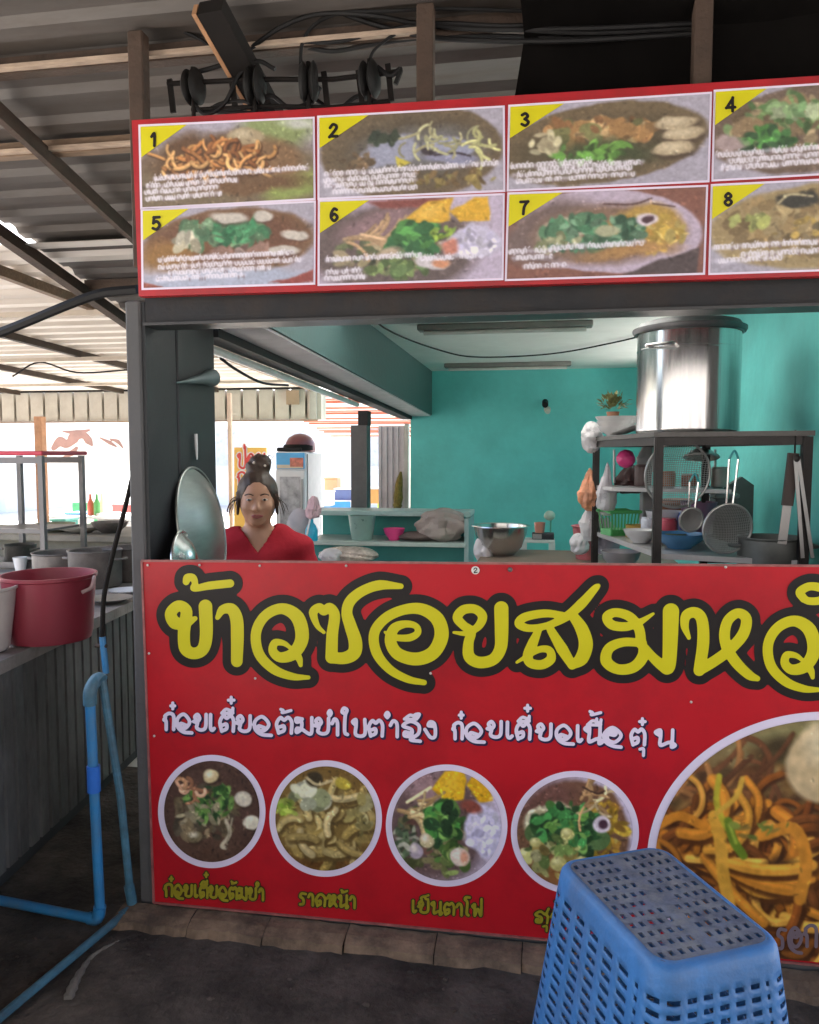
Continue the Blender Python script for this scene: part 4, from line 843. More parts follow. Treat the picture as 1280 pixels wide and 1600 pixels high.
# cables and spool insulators over the menu board
ir = thing('insulator_rack', 'dark iron rack of cable spools standing on the menu board', 'insulator rack', (-.9, .1, 2.62))
zi = 2.735
def ip(px, py, Y=.1): return Vector(onY(px, py, Y))
part('bar', MB().tube([ip(262, 131), ip(400, 124), ip(520, 124), ip(622, 112)], .0085, 8), M_dark, ir)
part('bar', MB().tube([ip(300, 172), ip(420, 166), ip(520, 168), ip(610, 158)], .008, 8), M_dark, ir)
for px, y0, y1 in ((265, 124, 176), (362, 122, 172), (506, 112, 168), (560, 110, 160), (606, 100, 158)):
    part('upright', MB().bar(ip(px, y0), ip(px + 6, y1), .018, .008), M_dark, ir)
for px, py, s in ((302, 136, 1), (398, 134, 1.05), (482, 128, 1.1), (577, 124, 1)):
    c = ip(px, py, .085); M = Matrix.Rotation(.35 * (s - 1) * 10 - .2, 3, 'Z') @ Matrix.Rotation(math.pi / 2, 3, 'Y')
    part('spool', MB().lathe([(.001, -.032), (.022, -.034), (.05, -.03), (.062, -.018), (.054, -.010), (.032, 0), (.052, .010), (.064, .02), (.05, .032), (.02, .036), (.001, .034)], tuple(c), 22, M @ Matrix.Diagonal((.92 * s, .75, .8 * s))), mat('dark glazed spool', (.008, .0075, .007), .6, spec=.3, var=.3), ir)
    part('bolt', MB().tube([c + Vector((0, 0, -.1)), c + Vector((0, 0, .062))], .007, 6), M_dark, ir)
def cable(name, P, r, label, Y=None, m=None):
    return solo(name, MB().tube(spline(P, 6), r, 7), m or M_cable, label, 'cable')
cable('cable', [ip(300, 115), ip(350, 100), ip(392, 75), ip(440, 42, .06), ip(500, 22, .06), ip(580, 24, .06), ip(660, 38, .1), ip(760, 46, .1), ip(930, 44, .1), ip(1095, 36, .1)], .0075, 'thick black cable arching from the first spool up over the menu board')
cable('cable', [ip(470, 115), ip(472, 70), ip(490, 40), ip(530, 21, .06), ip(600, 18, .06), ip(700, 14, .08), ip(900, 20, .1), ip(1095, 22, .1)], .006, 'black cable rising straight from the third spool')
cable('cable', [ip(440, 62), ip(520, 66), ip(600, 48), ip(680, 36), ip(800, 40), ip(960, 30), ip(1095, 28)], .0065, 'black cable running slightly upwards to the right behind the posts')
cable('cable', [ip(575, 105), ip(588, 75), ip(640, 44), ip(720, 40), ip(900, 52), ip(1095, 44)], .005, 'thin black cable curling up from the last spool')
cable('cable', [ip(278, 45, .12), ip(310, 60, .12), ip(330, 74, .12)], .006, 'short loose cable end beside the left post')
cable('cable', [ip(300, 42, .14), ip(330, 55, .14), ip(362, 78, .14), ip(392, 78)], .006, 'black cable crossing the roof to the second spool')
cable('cable', [ip(330, 168), ip(360, 172), ip(390, 166), ip(380, 158), ip(345, 162), ip(335, 174), ip(420, 176)], .006, 'looped black cable lying on the board beside the first spool')
for k, (P, r, lab) in enumerate((([(296, 150), (320, 178), (352, 160), (372, 120), (402, 96), (430, 108)], .007, 'black cable knotted between the first two spools'), ([(395, 165), (424, 150), (452, 168), (486, 160), (500, 136)], .008, 'black cable hanging slack between the second and third spools'), ([(486, 150), (524, 172), (560, 150), (590, 160)], .007, 'black cable lying between the third and last spools'), ([(590, 105), (610, 118), (626, 108), (618, 132)], .008, 'stiff cable end twisted at the right end of the rack'), ([(508, 8), (560, 30), (640, 52), (720, 62), (880, 64), (1095, 52)], .008, 'heavy black cable swinging low toward the black roof shade'), ([(470, 72), (520, 80), (580, 70), (650, 60), (760, 56), (940, 60), (1095, 46)], .007, 'black cable passing low behind the second post'))):
    cable('cable', [ip(a, c_, .09 + .02 * (k % 3)) for a, c_ in P], r, lab)
# heavy dark conduit under the yard roof
cable('conduit', [onY(-40, 535, .95), onY(30, 508, .95), onY(110, 475, .95), onY(160, 458, .95), onY(215, 452, .95)], .022, 'thick dark conduit slanting under the roof left of the column')
cable('wire', [onY(25, 455, 3.), onY(70, 483, 3.), onY(130, 492, 3.)], .006, 'thin wire sagging under the yard roof')
cable('wire', [onY(20, 588, 5.), onY(62, 566, 5.), onY(120, 582, 5.), onY(200, 578, 5.)], .009, 'thin wire tied up to the middle of the yard roof')
cable('wire', [onX(345, 560, -1.6), onX(370, 578, -1.6), onX(410, 598, -1.6), onX(450, 602, -1.6)], .008, 'thin wire drooping beside the dark teal beam')
cable('ceiling_wire', [(-.95, 1.2, 2.372), onZ(600, 512, 2.37), onZ(690, 548, 2.36), onZ(750, 558, 2.35), onZ(860, 553, 2.36), onZ(960, 535, 2.37), onZ(1040, 515, 2.37)], .006, 'black wire looping along the shop ceiling')
for (xa, xb, ya, lab) in ((650, 925, 511, 'longer unlit ceiling lamp nearer to the opening'), (693, 892, 571, 'unlit ceiling lamp close to the teal back wall')):
    a = onZ(xa, ya, 2.36); b = onZ(xb, ya, 2.36); y = (a[1] + b[1]) / 2
    fl = thing('ceiling_lamp', lab, 'lamp', (a[0] / 2 + b[0] / 2, y, 2.36), 'unlit tube lamps on the shop ceiling')
    part('housing', MB().box((a[0], y - .05, 2.345), (b[0], y + .05, 2.384), None, .006), mat('grey lamp housing', (.20, .20, .185), .6), fl)
    part('tube', MB().tube([(a[0] + .04, y - .02, 2.33), (b[0] - .04, y - .02, 2.33)], .014, 10), mat('dusty tube', (.55, .55, .52), .4), fl)
cam_ = onY(852, 628, 5.45)
cc = thing('wall_spout', 'small black and white fitting high on the teal back wall', 'wall fitting', cam_)
part('body', MB().tube([cam_, cam_ + np.array([0, -.10, -.035])], .03, 12), M_cable, cc)
part('cap', MB().tube([cam_ + np.array([.02, -.05, -.075]), cam_ + np.array([.025, -.1, -.10])], [.034, .026], 12), mat('cream cap', (.6, .58, .5), .5), cc)
# ------------------------------------------------------------------ objects in and around the shop
M_alu = mat('polished aluminium', (.74, .73, .72), .20, 1.0, var=.14, scale=16, stretch=(3, 3, .25), rvar=.12, bump=.18, bscale=7)
M_aluw = mat('worn aluminium', (.42, .42, .41), .42, .9, var=.2, scale=10, dirt=(.2, .2, .19), dirt_amt=.4)
M_wire = mat('wire steel', (.40, .40, .39), .4, .8)
M_rack = mat('dark angle iron', (.032, .029, .028), .5, .5, var=.35, scale=14)
M_bag = mat('thin clear plastic', (.78, .74, .76), .3, trans=.25, var=.08, bump=.5, bscale=30)
M_pink = mat('pink plastic', (.72, .06, .24), .4)
M_white = mat('white glaze', (.72, .72, .72), .25, var=.05)
def facing(base_, px, py): return Vector((float(base_[0]), float(base_[1]), float(base_[2])))

# upturned blue basket on the ground
def basket():
    t = thing('laundry_basket', 'upturned blue plastic basket with square holes in its greyish base', 'basket', (.279, -.7595, -.052))
    M_bl = mat('blue plastic', (.045, .175, .42), .5, var=.16, scale=12, dirt=(.075, .14, .27), dirt_amt=.75, dirt_scale=7, bump=.15, bscale=90)
    M_blg = mat('scuffed blue grey plastic', (.105, .125, .18), .65, var=.4, scale=30, dirt=(.23, .23, .23), dirt_amt=.8, dirt_scale=22, bump=.2, bscale=80)
    hw, hl, ang, ZT, FLR = .1430, .2075, .4545, .60, .128
    R = Matrix.Rotation(ang, 3, 'Z'); c0 = Vector((.263, -.7595, 0))
    def rr(a, b, r, n):                                   # n points along each side of a rounded rectangle; n per corner
        P = []
        for (sx, sy, a0) in ((1, 1, 0), (-1, 1, 90), (-1, -1, 180), (1, -1, 270)):
            for k in range(7): P.append((sx * (a - r) + r * math.cos(rad(a0 + 15 * k)), sy * (b - r) + r * math.sin(rad(a0 + 15 * k))))
            nx = ((-1, 1), (-1, -1), (1, -1), (1, 1))[(0, 90, 180, 270).index(a0)]
            q0 = P[-1]; nxt = (nx[0] * (a - r) + r * math.cos(rad(a0 + 90)), nx[1] * (b - r) + r * math.sin(rad(a0 + 90)))
            for k in range(1, n): P.append((q0[0] + (nxt[0] - q0[0]) * k / n, q0[1] + (nxt[1] - q0[1]) * k / n))
        return P
    NS = 29
    levels = [0.0, .006, .014, .03, .045]; z = .045
    while z < .62: levels.append(z + .0145); levels.append(z + .025); z += .025
    V = []; ring = None
    for li, d in enumerate(levels):
        inset = [.016, .005, .001, 0, 0][li] if li < 5 else 0
        fl = d * FLR; P = rr(hw - inset + fl, hl - inset + fl, .046 + fl * .4 - inset * .5, NS); ring = len(P)
        for (x, y) in P: V.append(c0 + R @ Vector((x, y, ZT - d)))
    Fs = []
    for li in range(len(levels) - 1):
        for k in range(ring):
            side = k % (7 + NS - 1); on = side >= 7
            hole = li >= 5 and li % 2 == 1 and li < len(levels) - 2
            j = (side - 7)
            if hole and on and j % 5 in (1, 2, 3) and 1 <= j <= NS - 3: continue
            if hole and not on and side in (1, 2, 4, 5): continue
            Fs.append((li * ring + k, (li + 1) * ring + k, (li + 1) * ring + (k + 1) % ring, li * ring + (k + 1) % ring))
    o = part('body', MB().add(V, Fs, True), M_bl, t, None, 50); md = o.modifiers.new('thick', 'SOLIDIFY'); md.thickness = .0035; md.offset = 0
    # base plate: grid with square holes, clipped to the rounded outline
    N = 46; inset = .016; a, b = hw - inset, hl - inset; Vt = []; Ft = []
    def clampr(x, y):
        r = .036; ex, ey = abs(x) - (a - r), abs(y) - (b - r)
        if ex > 0 and ey > 0:
            q = math.hypot(ex, ey)
            if q > r: ex *= r / q; ey *= r / q
            return math.copysign(a - r + ex, x), math.copysign(b - r + ey, y)
        return x, y
    for j in range(N + 1):
        for i in range(N + 1):
            x, y = clampr((i / N * 2 - 1) * a, (j / N * 2 - 1) * b); Vt.append(c0 + R @ Vector((x, y, ZT + .0005 - .004 * (1 - ((i / N * 2 - 1) ** 2 + (j / N * 2 - 1) ** 2) / 2))))
    rg = random.Random(2)
    for j in range(N):
        for i in range(N):
            u, v = i - 3, j - 3
            mid = (N // 2 - 2 <= i <= N // 2 + 1) or (N // 2 - 1 <= j <= N // 2) 
            ok = 2 <= i < N - 2 and 2 <= j < N - 2 and i % 4 in (2, 3) and j % 4 in (2, 3) and not (abs(i + .5 - N / 2) < 2.2) and not (abs(i + .5 - N / 2) < 6 and abs(j + .5 - N / 2) < 2.2)
            if ok: continue
            Ft.append((j * (N + 1) + i, j * (N + 1) + i + 1, (j + 1) * (N + 1) + i + 1, (j + 1) * (N + 1) + i))
    o = part('base', MB().add(Vt, Ft), M_blg, t, 'greyish scuffed base full of square holes'); md = o.modifiers.new('thick', 'SOLIDIFY'); md.thickness = .004; md.offset = -1
    zb = ZT - levels[-1]; P = rr(hw + levels[-1] * FLR + .004, hl + levels[-1] * FLR + .004, .09, NS)
    part('rim', MB().tube([c0 + R @ Vector((x, y, zb)) for x, y in P], .012, 8, closed=True), M_bl, t)
basket()

# blue water pipes and the hose
M_pipe = mat('blue pvc', (.03, .22, .48), .4, var=.25, scale=14, dirt=(.09, .13, .16), dirt_amt=.7, dirt_scale=7)
M_pipeg = mat('grimy blue pvc', (.06, .17, .24), .55, var=.3, scale=14, dirt=(.05, .06, .065), dirt_amt=.8, dirt_scale=6)
g0 = Vector(onZ(-60, 1395, -.03)); g1 = Vector(onZ(157, 1438, -.03)); t1 = Vector(onY(140, 1078, g1.y)); t1b = Vector(onY(161, 1064, g1.y + .03))
wp = thing('water_pipe', 'bright blue water pipe bent up from the ground at an elbow', 'pipe', g1)
part('run', MB().tube([g0, g1 + (g0 - g1).normalized() * .03], .0165, 12), M_pipe, wp)
part('riser', MB().tube([g1 + Vector((0, 0, .03)), (g1 + t1) / 2, t1], .0165, 12), M_pipe, wp)
part('elbow', MB().tube(spline([g1 + (g0 - g1).normalized() * .045, g1 + (g0 - g1).normalized() * .012 + Vector((0, 0, .006)), g1 + Vector((0, 0, .05))], 5), .021, 12), M_pipe, wp)
mid = g1.lerp(t1, .62); part('coupling', MB().tube([mid - Vector((0, 0, .045)), mid + Vector((0, 0, .045))], .0215, 12), mat('bright blue coupling', (.03, .16, .58), .35), wp)
part('top_bend', MB().tube(spline([t1 - Vector((0, 0, .05)), t1 + Vector((.004, 0, 0)), t1b + Vector((-.02, 0, .006)), t1b], 5), [.022] * 16, 12), M_pipeg, wp)
h0 = Vector(onZ(-60, 1640, -.03)); h1 = Vector(onZ(206, 1418, -.03)); h2 = Vector(onY(160, 1062, h1.y - .05)); 
wq = thing('drain_pipe', 'grimy thin blue pipe leaning up beside the banner', 'pipe', h1)
part('run', MB().tube([h0, h1], .0135, 10), M_pipeg, wq); part('riser', MB().tube([h1, h1.lerp(h2, .5) + Vector((.012, 0, 0)), h2], .0135, 10), M_pipeg, wq)
part('elbow', MB().tube(spline([h1.lerp(h0, .08), h1 + Vector((0, 0, .004)), h1.lerp(h2, .1)], 5), .0175, 10), M_pipeg, wq)
q0 = Vector(onY(166, 1052, .05)); q1 = Vector(onY(160, 995, .05))
vs = thing('upright_hose', 'dark upright hose with a blue lower end leaning on the column', 'hose', q0)
part('blue_end', MB().tube([q0, q0.lerp(q1, .5), q1], .011, 10), M_pipe, vs); part('clip', MB().tube([q0.lerp(q1, .72) + Vector((-.03, 0, .004)), q0.lerp(q1, .72) + Vector((.012, 0, .004))], .007, 8), M_rust, vs)
part('hose_body', MB().tube(spline([q1, Vector(onY(163, 930, .05)), Vector(onY(178, 860, .05)), Vector(onY(194, 800, .05)), Vector(onY(207, 745, .04))], 5), .0085, 8), M_dark, vs)

# corrugated side counter with the red tub on it
wc = thing('wash_counter', 'grimy counter with a corrugated front running back left of the pipes', 'counter', (-2.3, .7, -.05))
cs = MB(); V = []; y = -1.4; ys = []
while y < 1.9: ys += [(y, 0), (y + .058, 0), (y + .064, -.014), (y + .072, -.014)]; y += .078
X0 = -1.93
for (yy, dx) in ys: xx = X0 - .11 * (yy - .1); V += [(xx + dx, yy, .02), (xx + dx, yy, .765)]
cs.add(V, [(2 * i, 2 * i + 2, 2 * i + 3, 2 * i + 1) for i in range(len(ys) - 1)])
part('corrugated_front', cs, mat('grimy corrugated sheet', (.15, .147, .142), .65, .2, var=.3, scale=6, stretch=(1, 1, .4), dirt=(.03, .027, .025), dirt_amt=.8, dirt_scale=2.4), wc)
def slantbox(xa, z0, z1, over):
    return MB().add([(X0 + .165 + over, -1.45, z0), (X0 - .2 + over, 1.92, z0), (X0 - .95, 1.92, z0), (X0 - .95, -1.45, z0), (X0 + .165 + over, -1.45, z1), (X0 - .2 + over, 1.92, z1), (X0 - .95, 1.92, z1), (X0 - .95, -1.45, z1)], [(0, 3, 2, 1), (4, 5, 6, 7), (0, 1, 5, 4), (1, 2, 6, 5), (2, 3, 7, 6), (3, 0, 4, 7)])
part('slab', slantbox(0, .767, .815, .035), mat('stained cement slab', (.26, .23, .21), .6, var=.25, scale=6, dirt=(.08, .06, .05), dirt_amt=.6, dirt_scale=4, bump=.3), wc)
part('body', slantbox(0, -.05, .765, -.03), mat('dark counter body', (.05, .05, .05), .8), wc)
part('leg', MB().bar((X0 + .02, -.28, -.05), (X0 + .02, -.28, .765), .05, .05), mat('grey counter post', (.12, .12, .12), .7, var=.2), wc)
tb = Vector(onZ(80, 998, .817)); tubw = .5 * float(np.linalg.norm(np.array(onY(143, 900, tb.y)) - np.array(onY(17, 900, tb.y))))
rt = thing('red_tub', 'large dull red plastic tub standing on the stained slab', 'tub', tb)
part('body', MB().lathe([(.001, .004), (tubw * .86, .004), (tubw * .9, .03), (tubw * .985, .245), (tubw * 1.02, .25), (tubw * 1.02, .262), (tubw * .975, .262), (tubw * .955, .245), (tubw * .86, .035), (.001, .02)], tuple(tb), 48), mat('dull red plastic', (.29, .032, .055), .45, var=.1, scale=5, dirt=(.14, .03, .035), dirt_amt=.5), rt)
part('handle', MB().tube(spline([tb + Vector((tubw * .98, .03, .25)), tb + Vector((tubw * 1.10, .0, .245)), tb + Vector((tubw * 1.10, -.02, .215)), tb + Vector((tubw * .98, -.05, .2))], 4), .008, 8), mat('pale handle', (.5, .35, .35), .5), rt)
gb = Vector(onZ(-8, 1012, .817)); 
part('body', MB().lathe([(.001, .003), (.075, .003), (.085, .02), (.112, .23), (.12, .235), (.12, .245), (.108, .243), (.08, .02), (.001, .012)], tuple(gb + Vector((0, -.05, 0))), 36), mat('grey bucket plastic', (.50, .44, .41), .5, var=.12, scale=8), thing('grey_bucket', 'pale grey bucket cut by the left edge of the frame', 'bucket', gb + Vector((0, -.05, 0))))
def pot(name, label, c, r, h, m, group=None, lid=False, cat='pot'):
    t = thing(name, label, cat, c, group)
    part('body', MB().lathe([(.001, 0), (r * .94, 0), (r, h * .08), (r, h * .94), (r * 1.05, h), (r * 1.04, h * 1.02), (r * .97, h), (r * .95, h * .1), (.001, h * .06)], tuple(c), 32), m, t)
    for s in (-1, 1): part('handle', MB().tube(spline([Vector(c) + Vector((s * r, -.04, h * .78)), Vector(c) + Vector((s * r * 1.25, -.03, h * .78)), Vector(c) + Vector((s * r * 1.25, .03, h * .78)), Vector(c) + Vector((s * r, .04, h * .78))], 3), .007, 6), m, t)
    return t
M_aludk = mat('sooty aluminium', (.20, .18, .165), .55, .4, var=.3, scale=8, dirt=(.06, .05, .045), dirt_amt=.6)
for (px, py, r, h, lab) in ((95, 905, .15, .16, 'sooty round pot behind the red tub'), (150, 915, .14, .20, 'darker tall pot between the red tub and the hose'), (200, 905, .14, .19, 'sooty pot against the column foot behind the hose')):
    c = onZ(px, py, .817); pot('stock_pot', lab, Vector(c), r, h, M_aludk, 'sooty pots on the side counter')
c = Vector(onZ(172, 941, .817)); solo('plate', MB().lathe([(.001, .004), (.06, .004), (.105, .02), (.11, .024), (.104, .024), (.06, .01), (.001, .009)], tuple(c), 32), M_aluw, 'metal plate lying on the slab right of the red tub', 'plate')
c = Vector(onZ(198, 928, .817)); solo('plate', MB().lathe([(.001, .004), (.05, .004), (.085, .02), (.09, .024), (.084, .024), (.05, .01), (.001, .009)], tuple(c), 32), M_white, 'small pale dish beside the column foot', 'plate')
sl = MB(); P_ = [Vector(onZ(*q, -.048)) for q in ((106, 1560), (118, 1533), (138, 1500), (158, 1484), (186, 1468))]
P_ = [Vector(p) for p in spline(P_, 5)]; sl.tube([p + Vector((0, 0, -.004)) for p in P_], [.012, .017, .013, .018, .014, .016, .012, .014, .009, .011, .008, .01, .009, .008, .008, .006, .009, .006, .005, .004, .003][:len(P_)], 9)
solo('cement_lump', sl, mat('pale spilt cement', (.17, .155, .13), .9, var=.3, scale=30, bump=.4), 'pale spill of dried cement on the dark ground', 'cement')

# column side: pan lids and hook
ld = Vector(onX(312, 822, -1.285)); 
def lid(name, label, c, r, tilt, m, yaw=0):
    t = thing(name, label, 'pan lid', c); M = Matrix.Rotation(yaw, 3, 'Z') @ Matrix.Rotation(math.pi / 2 - tilt, 3, 'Y')
    part('dish', MB().lathe([(.001, .045), (r * .3, .042), (r * .65, .03), (r * .92, .006), (r, .004), (r, 0), (r * .9, 0), (r * .6, .022), (.001, .036)], tuple(c), 44, M), m, t)
    part('rolled_rim', MB().tube([Vector(c) + M @ Vector((r * math.cos(q), r * math.sin(q), .003)) for q in np.linspace(0, 2 * math.pi, 49)[:-1]], .006, 8, closed=True), m, t)
    return t
lid('pan_lid', 'big dull aluminium lid hung on the dark post beside the woman', ld + Vector((.0, .02, -.01)), .235, .16, mat('hazy aluminium', (.28, .30, .28), .36, .8, var=.15, scale=9, stretch=(1, 1, 4)), .07)
l2 = Vector(onX(287, 868, -1.245)); lid('pan_lid', 'smaller shiny lid hung in front of the big lid', l2 + Vector((0, 0, -.03)), .115, .10, M_alu, .10)
c = Vector(onX(318, 592, -1.3)); d_ = Vector(onX(276, 598, -1.3))
solo('metal_funnel', MB().tube([d_, d_.lerp(c, .35), c, c + (c - d_) * .35], [.003, .007, .022, .036], 14), mat('teal grey tin', (.09, .125, .13), .6, .2), 'teal grey tin funnel fixed high on the dark post', 'funnel')
c = Vector(onX(306, 678, -1.305)); e = Vector(onX(308, 718, -1.305)); solo('knife', MB().tube([c, c.lerp(e, .6), e], [.007, .006, .003], 8), M_white, 'thin white handle hanging on the dark post above the lids', 'knife')

# the storage rack
FL, FR_, BL_ = Vector(onY(1030, 668, .62)), Vector(onY(1262, 661, .50)), Vector(onY(932, 692, 1.45)); BR_ = BL_ + (FR_ - FL)
zt = 1.632
for q in (FL, FR_, BL_, BR_): q.z = zt
rk = thing('storage_rack', 'dark angle iron rack with a big pot on top, right of the teal wall', 'rack', ((FL.x + BR_.x) / 2, (FL.y + BR_.y) / 2, -.05))
for q in (FL, FR_, BL_, BR_):
    lg = MB(); lg.box((q.x - .016, q.y - .016, -.05), (q.x - .011, q.y + .016, zt - .02)); lg.box((q.x - .0105, q.y - .016, -.05), (q.x + .016, q.y - .011, zt - .02)); part('leg', lg, M_rack, rk)
tp_ = MB(); tp_.prism([FL + Vector((-.02, -.02, 0)), FR_ + Vector((.02, -.02, 0)), BR_ + Vector((.02, .02, 0)), BL_ + Vector((-.02, .02, 0))], (0, 0, -.018)); part('top_shelf', tp_, mat('worn rack shelf', (.10, .095, .09), .5, .4, var=.3, scale=9), rk)
for a, b in ((FL, FR_), (FL, BL_), (BL_, BR_), (FR_, BR_)): part('shelf_edge', MB().bar(a + Vector((0, 0, -.034)), b + Vector((0, 0, -.034)), .02, .03), M_rack, rk)
zl = 1.175
lo = [Vector((q.x, q.y, zl)) for q in (FL, FR_, BR_, BL_)]; lo[0] = Vector(onY(1030, 876, .62)); lo[3] = Vector(onY(932, 815, 1.45))
lo[0].z = zl; lo[3].z = zl
part('lower_shelf', MB().prism(lo, (0, 0, -.02)), mat('pale rack shelf', (.45, .45, .46), .4, .5, var=.15), rk); zs = zl + .002
ml = [FL.lerp(BL_, .68), FR_.lerp(BR_, .68), BR_, BL_]; zm = 1.40
part('middle_shelf', MB().prism([Vector((q.x, q.y, zm)) for q in ml], (0, 0, -.016)), mat('pale tray shelf', (.48, .48, .49), .45, .3, var=.1), rk); zm += .002
def at_mid(px, Y): p = onY(px, 750, Y); return Vector((p[0], p[1], zm))

PC = Vector(onY(1073, 664, 1.0)); PC.z = zt + .001; pr = .205
bp = thing('stock_pot', 'very large shiny aluminium pot with a lid on top of the rack', 'pot', PC)
hp = .425
part('body', MB().lathe([(.001, 0), (pr * .97, 0), (pr, .012), (pr, .02), (pr, hp * .79), (pr, hp * .80), (pr * 1.006, hp * .803), (pr * 1.006, hp * .815), (pr, hp * .818), (pr, hp * .828), (pr, hp - .004), (pr, hp), (.001, hp)], tuple(PC), 72), M_alu, bp)
part('lid', MB().lathe([(pr * 1.01, hp - .016), (pr * 1.07, hp - .012), (pr * 1.10, hp - .002), (pr * 1.10, hp + .008), (pr * 1.03, hp + .014), (pr * .97, hp + .030), (pr * .80, hp + .040), (pr * .4, hp + .050), (.001, hp + .053)], tuple(PC), 64), mat('dull lid metal', (.15, .15, .155), .45, .6, var=.25), bp)
part('lid_handle', MB().tube(spline([PC + Vector((-.05, 0, hp + .045)), PC + Vector((-.045, 0, hp + .075)), PC + Vector((.045, 0, hp + .075)), PC + Vector((.05, 0, hp + .045))], 5), .008, 8), M_alu, bp)
for an in (-2.2, .94):
    u = Vector((math.cos(an), math.sin(an), 0)); v = Vector((-u.y, u.x, 0)); z = Vector((0, 0, hp * .82))
    part('handle', MB().tube(spline([PC + u * pr + v * .05 + z, PC + u * (pr + .045) + v * .05 + z, PC + u * (pr + .045) - v * .05 + z, PC + u * pr - v * .05 + z], 5), .007, 8), M_alu, bp)
# bowls and a little plant on the back of the rack
bz = Vector(onY(960, 672, 1.3)); bz.z = zt + .001
def bowl(c, r, h, mb=None): 
    return (mb or MB()).lathe([(.001, .003), (r * .45, 0), (r * .5, .008), (r * .85, h * .55), (r, h), (r * .97, h), (r * .8, h * .55), (r * .45, .014), (.001, .012)], tuple(c), 32)
for k in range(3):
    solo('bowl', bowl(bz + Vector((.008 * k, 0, .022 * k)), [.075, .09, .105][k], .045), M_white, ['lowest white bowl of the stack left of the big pot', 'middle white bowl of the stack left of the big pot', 'top white bowl of the stack left of the big pot, under the plant'][k], 'bowl', 'white bowls stacked on the rack')
ppc = bz + Vector((-.01, -.03, .075)); pp = thing('potted_plant', 'tiny green potted plant standing on the white bowls', 'plant', ppc)
part('flower_pot', MB().lathe([(.001, 0), (.022, 0), (.03, .035), (.026, .035), (.001, .03)], tuple(ppc), 16), mat('clay pot', (.35, .16, .09), .7), pp)
lf = MB(); rg = random.Random(5)
for k in range(110):
    a = rg.uniform(0, 6.28); e = rg.uniform(.2, 1.4); q = ppc + Vector((0, 0, .04)) + Vector((math.cos(a) * math.cos(e), math.sin(a) * math.cos(e), math.sin(e))) * rg.uniform(.02, .075)
    M = Matrix.Rotation(a, 3, 'Z') @ Matrix.Rotation(-e + rg.uniform(-.6, .6), 3, 'Y'); lf.add([q + M @ Vector(p) for p in ((-.002, 0, 0), (.014, -.010, .003), (.032, 0, 0), (.014, .010, .003))], [(0, 1, 2, 3)])
part('leaves', lf, mat('olive leaves', (.16, .17, .06), .6, var=.4, scale=60), pp)
def crumple(name, c, r, m, label, cat, seed=0, jit=.28, group=None, n=18, M=None, hang=0.0):
    # a folded, creased lump; hang > 0 pinches it towards the top as a bag hung by its neck
    rg = np.random.RandomState(seed + 50); mb = MB(); n = 44; mm = 26; V = []
    K = rg.randn(9, 3) * np.array([2.2, 3.2, 4.5, 5.5, 7, 8, 10, 12, 14])[:, None] * .55; ph = rg.rand(9) * 6.28; am = np.array([.34, .3, .24, .2, .15, .13, .10, .08, .06]) * jit
    for i in range(mm + 1):
        th = math.pi * i / mm
        for k in range(n):
            a = 2 * math.pi * k / n; sr = math.sin(th) ** (.45 if (hang and th > 1.6) else 1); d = np.array([sr * math.cos(a), sr * math.sin(a), math.cos(th)])
            q = 1 + float(np.sum(am * (np.abs(np.sin(K @ d + ph)) - .6)) * 1.5); h = d[2]
            pin = 1.0 if not hang else (1 - hang * np.clip((h + .1) / 1.1, 0, 1) ** .6)
            fold = 1 + (.10 * hang * math.sin(a * 7 + seed) * np.clip(h + .5, 0, 1) if hang else 0)
            V.append((c[0] + d[0] * q * r[0] * pin * fold, c[1] + d[1] * q * r[1] * pin * fold, c[2] + h * r[2] * (1 + .3 * (q - 1))))
    Fc = [(i * n + k, (i + 1) * n + k, (i + 1) * n + (k + 1) % n, i * n + (k + 1) % n) for i in range(mm) for k in range(n)]
    return solo(name, mb.add(V, Fc, True), m, label, cat, group, shade=22)
c = Vector(onY(925, 683, 1.45)); crumple('plastic_bag', c, (.05, .05, .075), M_bag, 'crumpled clear bag on the back corner of the rack top', 'bag', 3)
c = Vector(onY(922, 765, 1.46)); crumple('plastic_bag', c, (.05, .035, .10), mat('orange printed bag', (.62, .27, .15), .4, var=.5, scale=16), 'orange printed bag hanging on the rack left side', 'bag', 4, .45, None, 18, None, .55)
c = Vector(onY(925, 812, 1.5)); crumple('plastic_bag', c, (.055, .04, .10), M_bag, 'white plastic bag hanging under the orange one', 'bag', 5, .35, None, 18, None, .6)
c = Vector(onY(948, 765, 1.35)); crumple('plastic_bag', c, (.042, .03, .12), mat('cloudy plastic', (.6, .58, .62), .3, trans=.1, bump=.5), 'cloudy plastic bag hanging beside the rear rack leg', 'bag', 6, .4, None, 18, None, .65)
c = Vector(onY(978, 717, 1.3)); crumple('pink_cup', c, (.042, .04, .042), M_pink, 'bright pink cup hanging under the rack top', 'cup', 7, .08)
c = Vector(onY(985, 748, 1.5)); crumple('dark_bag', c, (.075, .05, .07), mat('dark red bag', (.07, .03, .03), .5, var=.4), 'dark maroon bag hanging behind the pink cup', 'bag', 8, .35, None, 18, None, .5)
c = bz + Vector((.10, -.02, .03)); M = Matrix.Rotation(-.35, 3, 'Y'); solo('plate', MB().lathe([(.001, .004), (.06, .004), (.11, .022), (.118, .024), (.112, .018), (.06, -.002), (.001, -.002)], tuple(c), 36, M), M_white, 'white plate leaning between the bowls and the big pot', 'plate')
c = Vector(onY(948, 838, 1.5)); crumple('plastic_bag', c, (.06, .04, .09), mat('lilac plastic', (.55, .50, .60), .3, trans=.15), 'lilac plastic bag at the left end of the lower shelf', 'bag', 31, .35, None, 18, None, .5)
c = Vector(onY(905, 850, 1.9)); crumple('plastic_bag', c, (.05, .04, .06), M_bag, 'small white bag lying beside the faded red bin', 'bag', 32, .35)
